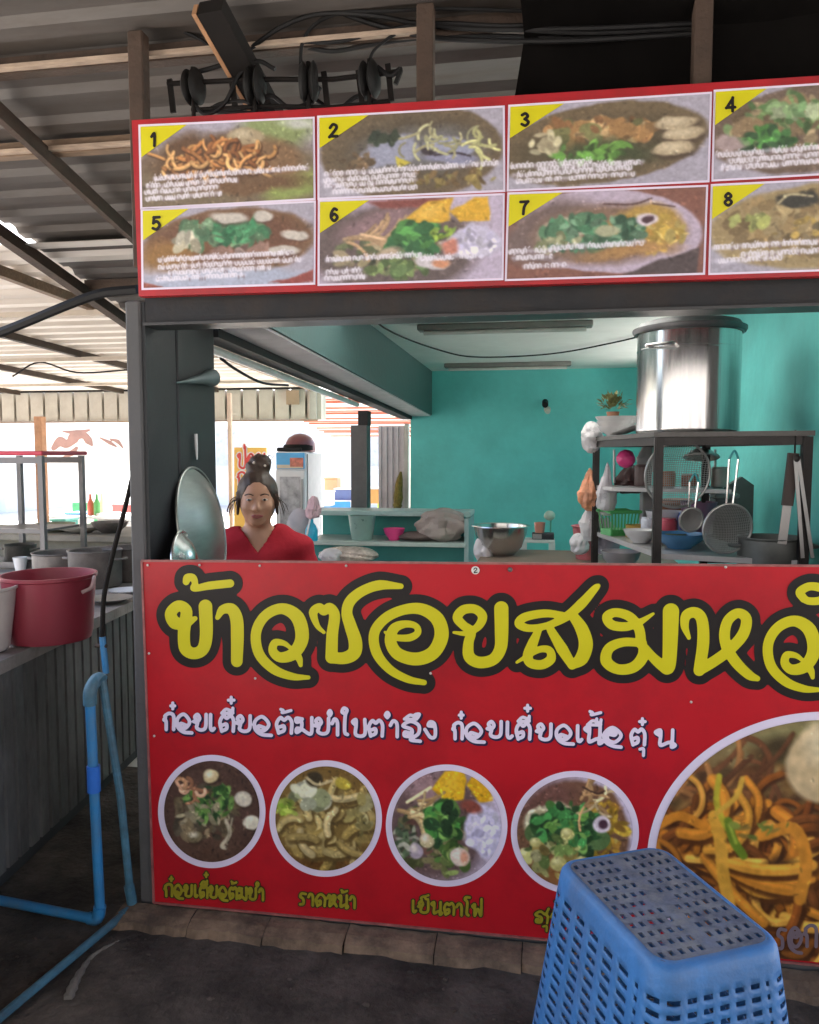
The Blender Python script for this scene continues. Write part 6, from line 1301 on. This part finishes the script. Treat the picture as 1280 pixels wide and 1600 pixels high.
# white fridge with a picture on its header
def fridge():
    Y = 5.2; a = Vector(onY(431, 706, Y)); b = Vector(onY(478, 706, Y)); w = b.x - a.x; d = .55; z1 = a.z
    t = thing('drinks_fridge', 'white upright drinks fridge with a blue picture header behind the woman', 'fridge', (a.x + w / 2, Y + d / 2, -.06))
    part('body', MB().box((a.x, Y, -.06), (b.x, Y + d, z1), None, .012), M_wh, t); part('side_shade', MB().box((b.x + .002, Y + .03, .0), (b.x + .012, Y + d - .02, z1 - .02)), mat('fridge side shade', (.40, .39, .38), .5), t)  # thin grey plate paints the shade on the fridge's right side
    hd = part('header', MB().box((a.x + .01, Y - .025, z1 - .17), (b.x - .01, Y - .002, z1 - .01), None, .004), mat('blue header print', (.07, .38, .72), .35), t)
    g = MB(); g.box((a.x + w * .5, Y - .029, z1 - .15), (b.x - .02, Y - .0255, z1 - .06)); part('print_patch', g, mat('red print patch', (.55, .16, .10), .4, var=.5, scale=20), hd)
    g = MB(); g.box((a.x + .02, Y - .028, z1 - .165), (b.x - .02, Y - .0255, z1 - .13)); part('print_patch', g, mat('sand print patch', (.62, .52, .38), .4), hd)
    dr = part('door', MB().box((a.x + .005, Y - .03, .05), (b.x - .005, Y - .003, z1 - .185), None, .006), M_wh, t)
    part('glass', MB().box((a.x + .05, Y - .034, .55), (b.x - .05, Y - .031, z1 - .25)), mat('dark fridge glass', (.42, .41, .43), .12, var=.5, scale=9), dr); part('handle', MB().bar((b.x - .025, Y - .045, .9), (b.x - .025, Y - .045, 1.3), .016, .02), mat('handle grey', (.3, .3, .3), .4), dr)
    g = MB(); rg = random.Random(3)
    for k in range(6): g.box((a.x + .07 + k * .045, Y - .0385, .62), (a.x + .105 + k * .045, Y - .0345, .62 + rg.uniform(.16, .26)))
    part('drink_row', g, mat('red drinks', (.42, .09, .05), .4, var=.5, scale=16), dr)
    hc = Vector((b.x - .12, Y + .2, z1)); h = thing('helmet', 'dark maroon helmet lying on top of the white fridge', 'helmet', hc)
    part('shell', MB().lathe([(.15, .0), (.155, .03), (.15, .09), (.12, .145), (.06, .18), (.001, .19)], tuple(hc), 24), mat('maroon shell', (.16, .05, .055), .35, var=.2), h); part('visor', MB().lathe([(.152, .012), (.162, .02), (.160, .06), (.150, .075)], tuple(hc + Vector((-.01, -.012, 0))), 24), M_dark, h)
    solo('tray', MB().box((a.x, Y + .02, z1 + .002), (a.x + .26, Y + .4, z1 + .045), None, .01), M_cable, 'flat black tray on top of the white fridge beside the helmet', 'tray')
fridge()
# yellow sign with red letters
def ysign():
    Y = 6.4; q = [onY(*p, Y) for p in ((366, 699), (416, 699), (416, 850), (366, 850))]
    t = thing('yellow_sign', 'tall yellow sign board with two rows of red Thai letters left of the fridge', 'sign', q[3])
    part('board', MB().prism(q, (0, .03, 0)), mat('yellow board', (.85, .50, .10), .5, var=.05), t)
    a = Ink(); set_word(a, 'ป่อบ', 371, 416, lambda x: 730, 22, 3.2); set_word(a, 'ถอบ'.replace('ถ', 'ก'), 371, 416, lambda x: 757, 20, 3.2)
    ink_part('lettering_edge', a, Y - .006, mat('white lettering edge', (.8, .74, .7), .5), t, pad=1.8, h=1.2); ink_part('lettering', a, Y - .012, mat('red lettering', (.60, .05, .04), .5), t, h=.9)
ysign()
def post(label, px, Y, z1, w, m, group='posts in the yard'):
    p = onY(px, 760, Y); return solo('yard_post', MB().box((p[0] - w / 2, Y - w / 2, -.06), (p[0] + w / 2, Y + w / 2, z1), None, .006), m, label, 'post', group)
p = onX(568, 800, -1.42)
pp_ = thing('steel_post', 'dark steel post standing in the open side of the shop', 'post', (p[0], p[1], -.05))
part('lower_shaft', MB().box((p[0] - .085, p[1] - .07, -.05), (p[0] + .045, p[1] + .07, 1.78)), mat('dark grey post', (.10, .095, .095), .5, .2, var=.2), pp_); part('upper_shaft', MB().box((p[0] - .03, p[1] - .05, 1.781), (p[0] + .05, p[1] + .07, 1.895)), M_steel, pp_)
sp_ = Vector(onY(618, 800, 5.6)); sh2 = thing('shutter_panel', 'pale folded metal shutter beside the teal wall corner', 'shutter', (sp_.x, 5.6, -.05))
sb_ = MB(); 
for k in range(9): sb_.box((sp_.x - .17 + .03 * k, 5.56 + (.02 if k % 2 else 0), -.05), (sp_.x - .142 + .03 * k, 5.6, 1.84))
part('slats', sb_, mat('pale lilac slat', (.62, .56, .57), .5), sh2); part('frame', MB().box((sp_.x + .105, 5.54, -.05), (sp_.x + .145, 5.62, 1.86)), mat('pale frame', (.6, .56, .52), .5), sh2)
dcl = Vector(onY(622, 740, 5.45)); solo('dried_garland', MB().tube(spline([dcl + Vector((.03, 0, .02)), dcl + Vector((.01, 0, -.12)), dcl + Vector((0, 0, -.28)), dcl + Vector((-.01, 0, -.36))], 4), [.01, .02, .03, .035, .04, .04, .045, .05, .045, .04, .05, .04, .03], 10), mat('dried olive leaves', (.20, .15, .03), .8, var=.5, scale=40, bump=.6), 'olive brown dried bunch hanging by the pale shutter', 'dried bunch')
post('bare orange timber post at the left of the yard below the ribbed valance', 66, 6.2, 2.0, .10, M_ply)
post('slim pale post left of the yellow sign', 361, 6.8, 2.3, .05, mat('pale timber post', (.55, .42, .34), .7))
# display cabinet with a red top
def cabinet():
    Y = 2.15; a = Vector(onY(-40, 712, Y)); b = Vector(onY(64, 712, Y)); z1 = a.z; z1 = onY(30, 712, Y)[2]; z0 = .80
    t = thing('glass_cabinet', 'glass food cabinet with a thin red top at the left edge', 'cabinet', ((a.x + b.x) / 2, Y + .2, z0))
    fm = mat('brushed frame', (.15, .145, .145), .45, .4); f = MB()
    for x in (a.x, b.x):
        for y in (Y, Y + .45): f.box((x - .016, y - .016, z0), (x + .016, y + .016, z1))
    for z in (z0 + .03, z1 - .03):
        for y in (Y, Y + .45): f.box((a.x + .017, y - .014, z - .02), (b.x - .017, y + .014, z + .02))
    f.box((a.x + .017, Y - .012, z0 + .24), (b.x - .017, Y + .012, z0 + .265)); part('frame', f, fm, t)
    part('top', MB().box((a.x - .03, Y - .03, z1 + .002), (b.x + .03, Y + .48, z1 + .03), None, .006), mat('red cabinet top', (.50, .03, .06), .4), t)
    gl = mat('clear glass', (.9, .92, .92), .05, trans=1.0, ior=1.05, var=0, rvar=.0)
    part('glass', MB().box((a.x + .02, Y - .004, z0 + .05), (b.x - .02, Y + .004, z0 + .235)).box((a.x + .02, Y - .004, z0 + .27), (b.x - .02, Y + .004, z1 - .052)), gl, t)
    part('shelf', MB().box((a.x + .02, Y + .02, z0 + .245), (b.x - .02, Y + .43, z0 + .26)), fm, t)
    tb_ = solo('yard_bench', MB().box((a.x - .3, Y - .12, z0 - .05), (b.x + .12, Y + .6, z0 - .002), None, .006).box((b.x + .03, Y - .1, -.06), (b.x + .09, Y - .04, z0 - .051)).box((b.x + .03, Y + .5, -.06), (b.x + .09, Y + .56, z0 - .051)).box((a.x - .2, Y + .5, -.06), (a.x - .14, Y + .56, z0 - .051)).box((a.x - .2, Y - .1, -.06), (a.x - .14, Y - .04, z0 - .051)), mat('grey bench', (.24, .23, .21), .7, var=.2), 'grey bench carrying the glass cabinet', 'bench')
    c0 = Vector((b.x - .30, Y + .18, z0 + .002)); pot('stock_pot', 'dark cooking pot inside the glass cabinet', c0 + Vector((0, 0, .02)), .10, .12, M_aludk, 'pots by the cabinet')
    c0 = Vector((b.x - .13, Y - .06, z0 + .001)); solo('white_cup', MB().lathe([(.001, 0), (.03, 0), (.045, .09), (.04, .09), (.028, .006), (.001, .005)], tuple(c0), 20), M_white, 'white cup standing before the glass cabinet', 'cup')
cabinet()
# far bench with pots under the valance
fbz = .88; F0 = onY(90, 855, 3.6)
ft = thing('long_table', 'long grey brown table of pots behind the washing counter', 'table', (-4.0, 3.7, -.06)); part('top', MB().box((-5.6, 3.3, .85), (-2.55, 4.1, .90), None, .006), mat('grey brown top', (.26, .24, .20), .7, var=.25, scale=5), ft); part('front', MB().box((-5.55, 3.36, -.06), (-2.6, 3.40, .849)), mat('olive grey front', (.17, .165, .13), .8, var=.25), ft)
for k, (px, r, h, m, lab) in enumerate(((92, .17, .07, mat('olive basin', (.20, .21, .14), .5), 'olive basin at the left of the long table'), (133, .20, .05, mat('grey basin', (.42, .41, .38), .5), 'wide grey basin in the middle of the long table'), (178, .15, .09, M_aludk, 'dark basin at the right of the long table'))):
    c = onY(px, 860, 3.6); solo('basin', bowl((c[0], 3.55, .902), r, h), m, lab, 'basin', 'basins on the long table')
# white tables and chairs farther out
def chair(px, Y, m, label, rz=0.0):
    p = onY(px, 800, Y); o = Vector((p[0], Y, -.06)); t = thing('garden_chair', label, 'chair', o, 'plastic chairs out in the sun'); R = Matrix.Rotation(rz, 3, 'Z')
    B = lambda lo, hi: MB().box(lo, hi, Matrix.Translation(o) @ R.to_4x4(), .006)
    part('seat', B((-.22, -.22, .42), (.22, .22, .45)), m, t); part('backrest', B((-.21, .19, .5), (.21, .22, .86)), m, t)
    for sx in (-.2, .17):
        for sy in (-.2, .17): part('leg', B((sx, sy, 0), (sx + .03, sy + .03, .419)), m, t)
        part('back_upright', B((sx, .19, .451), (sx + .03, .22, .499)), m, t)
chair(130, 8.6, mat('green plastic chair', (.10, .45, .22), .4), 'green plastic chair out in the sun left of the column', .3)
chair(172, 8.2, mat('red plastic chair', (.55, .10, .09), .4), 'red plastic chair beside the white table left of the column', -.4)
chair(205, 9.0, M_wh, 'white plastic chair right against the column', .8)
chair(528, 9.5, mat('blue plastic chair', (.06, .25, .60), .4), 'blue plastic chair beside the dark steel post', .3)
chair(598, 10.5, mat('lime plastic chair', (.45, .65, .06), .4), 'lime plastic chair right of the dark steel post', -.3)
def wtable(px, Y, w, label):
    p = onY(px, 800, Y); t = thing('garden_table', label, 'table', (p[0], Y, -.06), 'white tables out in the sun'); part('top', MB().box((p[0] - w / 2, Y - .4, .70), (p[0] + w / 2, Y + .4, .73), None, .006), M_wh, t)
    for sx in (-1, 1):
        for sy in (-1, 1): part('leg', MB().box((p[0] + sx * (w / 2 - .06) - .02, Y + sy * .34 - .02, -.06), (p[0] + sx * (w / 2 - .06) + .02, Y + sy * .34 + .02, .699)), M_wh, t)
wtable(150, 7.4, 1.1, 'white table behind the red chair left of the column'); wtable(545, 11.5, 1.6, 'white table far out behind the blue chair')
# odds and ends on and beside the tables
def crate(px, py, Y, w, hh, col_, label, lidc=None, nm='storage_box', cat='box'):
    p = onY(px, py, Y); z = max(-.058, p[2]); t = thing(nm, label, cat, (p[0], Y, z)); m = mat('box plastic', col_, .45, var=.12)
    part('body', MB().box((p[0] - w / 2, Y - .14, z), (p[0] + w / 2, Y + .14, z + hh), None, .008), m, t); part('lid', MB().box((p[0] - w / 2 - .012, Y - .152, z + hh + .001), (p[0] + w / 2 + .012, Y + .152, z + hh + .03), None, .008), mat('box lid', lidc or col_, .4), t)
crate(125, 818, 7.4, .26, .13, (.62, .62, .62), 'white cooler box on the table left of the column', (.10, .30, .55))
crate(172, 816, 7.35, .20, .10, (.50, .08, .07), 'small red box on the white table left of the column', (.7, .68, .66))
crate(186, 842, 6.2, .34, .22, (.60, .58, .55), 'pale foam box right beside the column'); crate(102, 838, 6.6, .20, .20, (.08, .36, .30), 'teal green box beside the orange post', (.10, .42, .34))
crate(505, 790, 9.2, .30, .2, (.62, .60, .58), 'pale box right of the drinks fridge'); crate(540, 782, 11.4, .34, .2, (.10, .14, .30), 'navy box on the far table left of the steel post', (.7, .7, .7))
crate(520, 772, 11.6, .24, .28, (.50, .30, .16), 'brown carton on the far table'); crate(592, 786, 9.6, .28, .22, (.60, .26, .08), 'orange box between the steel post and the shutter', (.7, .7, .66))
for k, (px, Y, col_, lab) in enumerate(((142, 7.3, (.50, .10, .06), 'red sauce bottle on the table left of the column'), (152, 7.3, (.10, .34, .10), 'green bottle beside the red sauce bottle'), (160, 7.45, (.62, .60, .52), 'pale bottle at the end of the bottle row'))):
    c = Vector(onY(px, 800, Y)); c.z = .731; bt_ = thing('bottle', lab, 'bottle', c, 'bottles on the garden table'); part('glass', MB().lathe([(.001, 0), (.04, 0), (.042, .02), (.042, .16), (.018, .22), (.016, .28), (.001, .28)], tuple(c), 16), mat('bottle colour', col_, .3), bt_); part('cap', MB().lathe([(.018, .281), (.018, .305), (.001, .305)], tuple(c), 12), M_white, bt_)
# printed backdrop banner with brown leaves, hung between posts
hb = thing('leaf_banner', 'white hanging banner with large brown leaf shapes left of the column', 'banner', (-6, 9, 1.2)); Yb = 8.8
part('cloth', MB().prism([onY(*p, Yb) for p in ((78, 668), (204, 668), (204, 735), (78, 735))], (0, .012, 0)), mat('white banner cloth', (.75, .74, .72), .8, trans=.0), hb)
lk = Ink(); lk.stroke([(84, 700), (94, 690), (104, 694), (116, 686)], [8, 15, 12, 14]); lk.stroke([(112, 684), (130, 680), (138, 688), (144, 696)], [12, 10, 12, 3]); lk.stroke([(98, 674), (120, 676), (140, 672)], [2, 8, 3]); lk.stroke([(98, 716), (112, 708), (120, 700)], [3, 9, 5]); lk.stroke([(156, 684), (172, 692), (182, 698)], [2, 6, 2]); lk.stroke([(172, 686), (184, 690), (192, 700)], [2, 6, 2])
ink_part('leaf_shapes', lk, Yb - .006, mat('brown leaf print', (.30, .17, .14), .7, var=.2), hb, h=2, label='brown leaf shapes')
# far houses and bleached greenery
def house(x0, x1, Y, z, label, m, rm):
    t = thing('house', label, 'house', ((x0 + x1) / 2, Y, -.06)); part('wall', MB().box((x0, Y, -.06), (x1, Y + 6, z)), m, t); part('roof', MB().prism([(x0 - .4, Y - .5, z + .02), (x1 + .4, Y - .5, z + .02), (x1 + .4, Y + 3, z + 1.5), (x0 - .4, Y + 3, z + 1.5)], (0, 0, .12)), rm, t)
    n = max(2, int((x1 - x0) / 2.2))
    for k in range(n):
        x = x0 + (x1 - x0) * (k + .5) / n; w = part('window', MB().box((x - .5, Y - .06, z - 2.1), (x + .5, Y - .002, z - .8)), mat('window frame', (.7, .7, .7), .5), t); part('pane', MB().box((x - .42, Y - .075, z - 2.02), (x + .42, Y - .062, z - .88)), mat('grey pane', (.42, .45, .5), .3), w)
M_hw = mat('white render', (.80, .79, .76), .85, var=.05)
house(-34, -14.5, 17, 3.6, 'white house with small grey windows far left in the sun', M_hw, mat('pale roof', (.55, .48, .44), .8))
house(-13, -4, 21, 3.2, 'white house far behind the drinks fridge', M_hw, mat('pale tin roof', (.6, .58, .55), .6))
house(-3, 6, 19, 3.0, 'cream house far behind the pale shutter', mat('cream render', (.78, .72, .62), .85), mat('brown tin roof', (.4, .3, .25), .6))
# unseen row house added behind the camera to keep sky off the shop front
sw = thing('added_row_house', 'unseen grey row house added to shade the shop front', 'house', (0, -14, -.06))
part('wall', MB().box((-24, -20, -.06), (24, -13, 7.5)), mat('grey render', (.22, .21, .20), .85, var=.2, scale=2), sw)
part('roof', MB().box((-24.4, -20.4, 7.502), (24.4, -12.4, 7.7)), M_conc, sw)
for k in range(9):
    x = -20 + k * 5
    dr_ = part('shutter_door', MB().box((x - 1.6, -12.998, -.05), (x + 1.6, -12.95, 2.7)), mat('dark shutter', (.10, .10, .11), .6), sw)
    w_ = part('window', MB().box((x - .8, -12.998, 4.2), (x + .8, -12.94, 5.6)), mat('window', (.12, .13, .14), .2), sw)
solo('road', sheet(-60, -12.3, 60, -8.99, -.056), mat('asphalt', (.06, .06, .06), .9, var=.2), None, None, kind='structure')
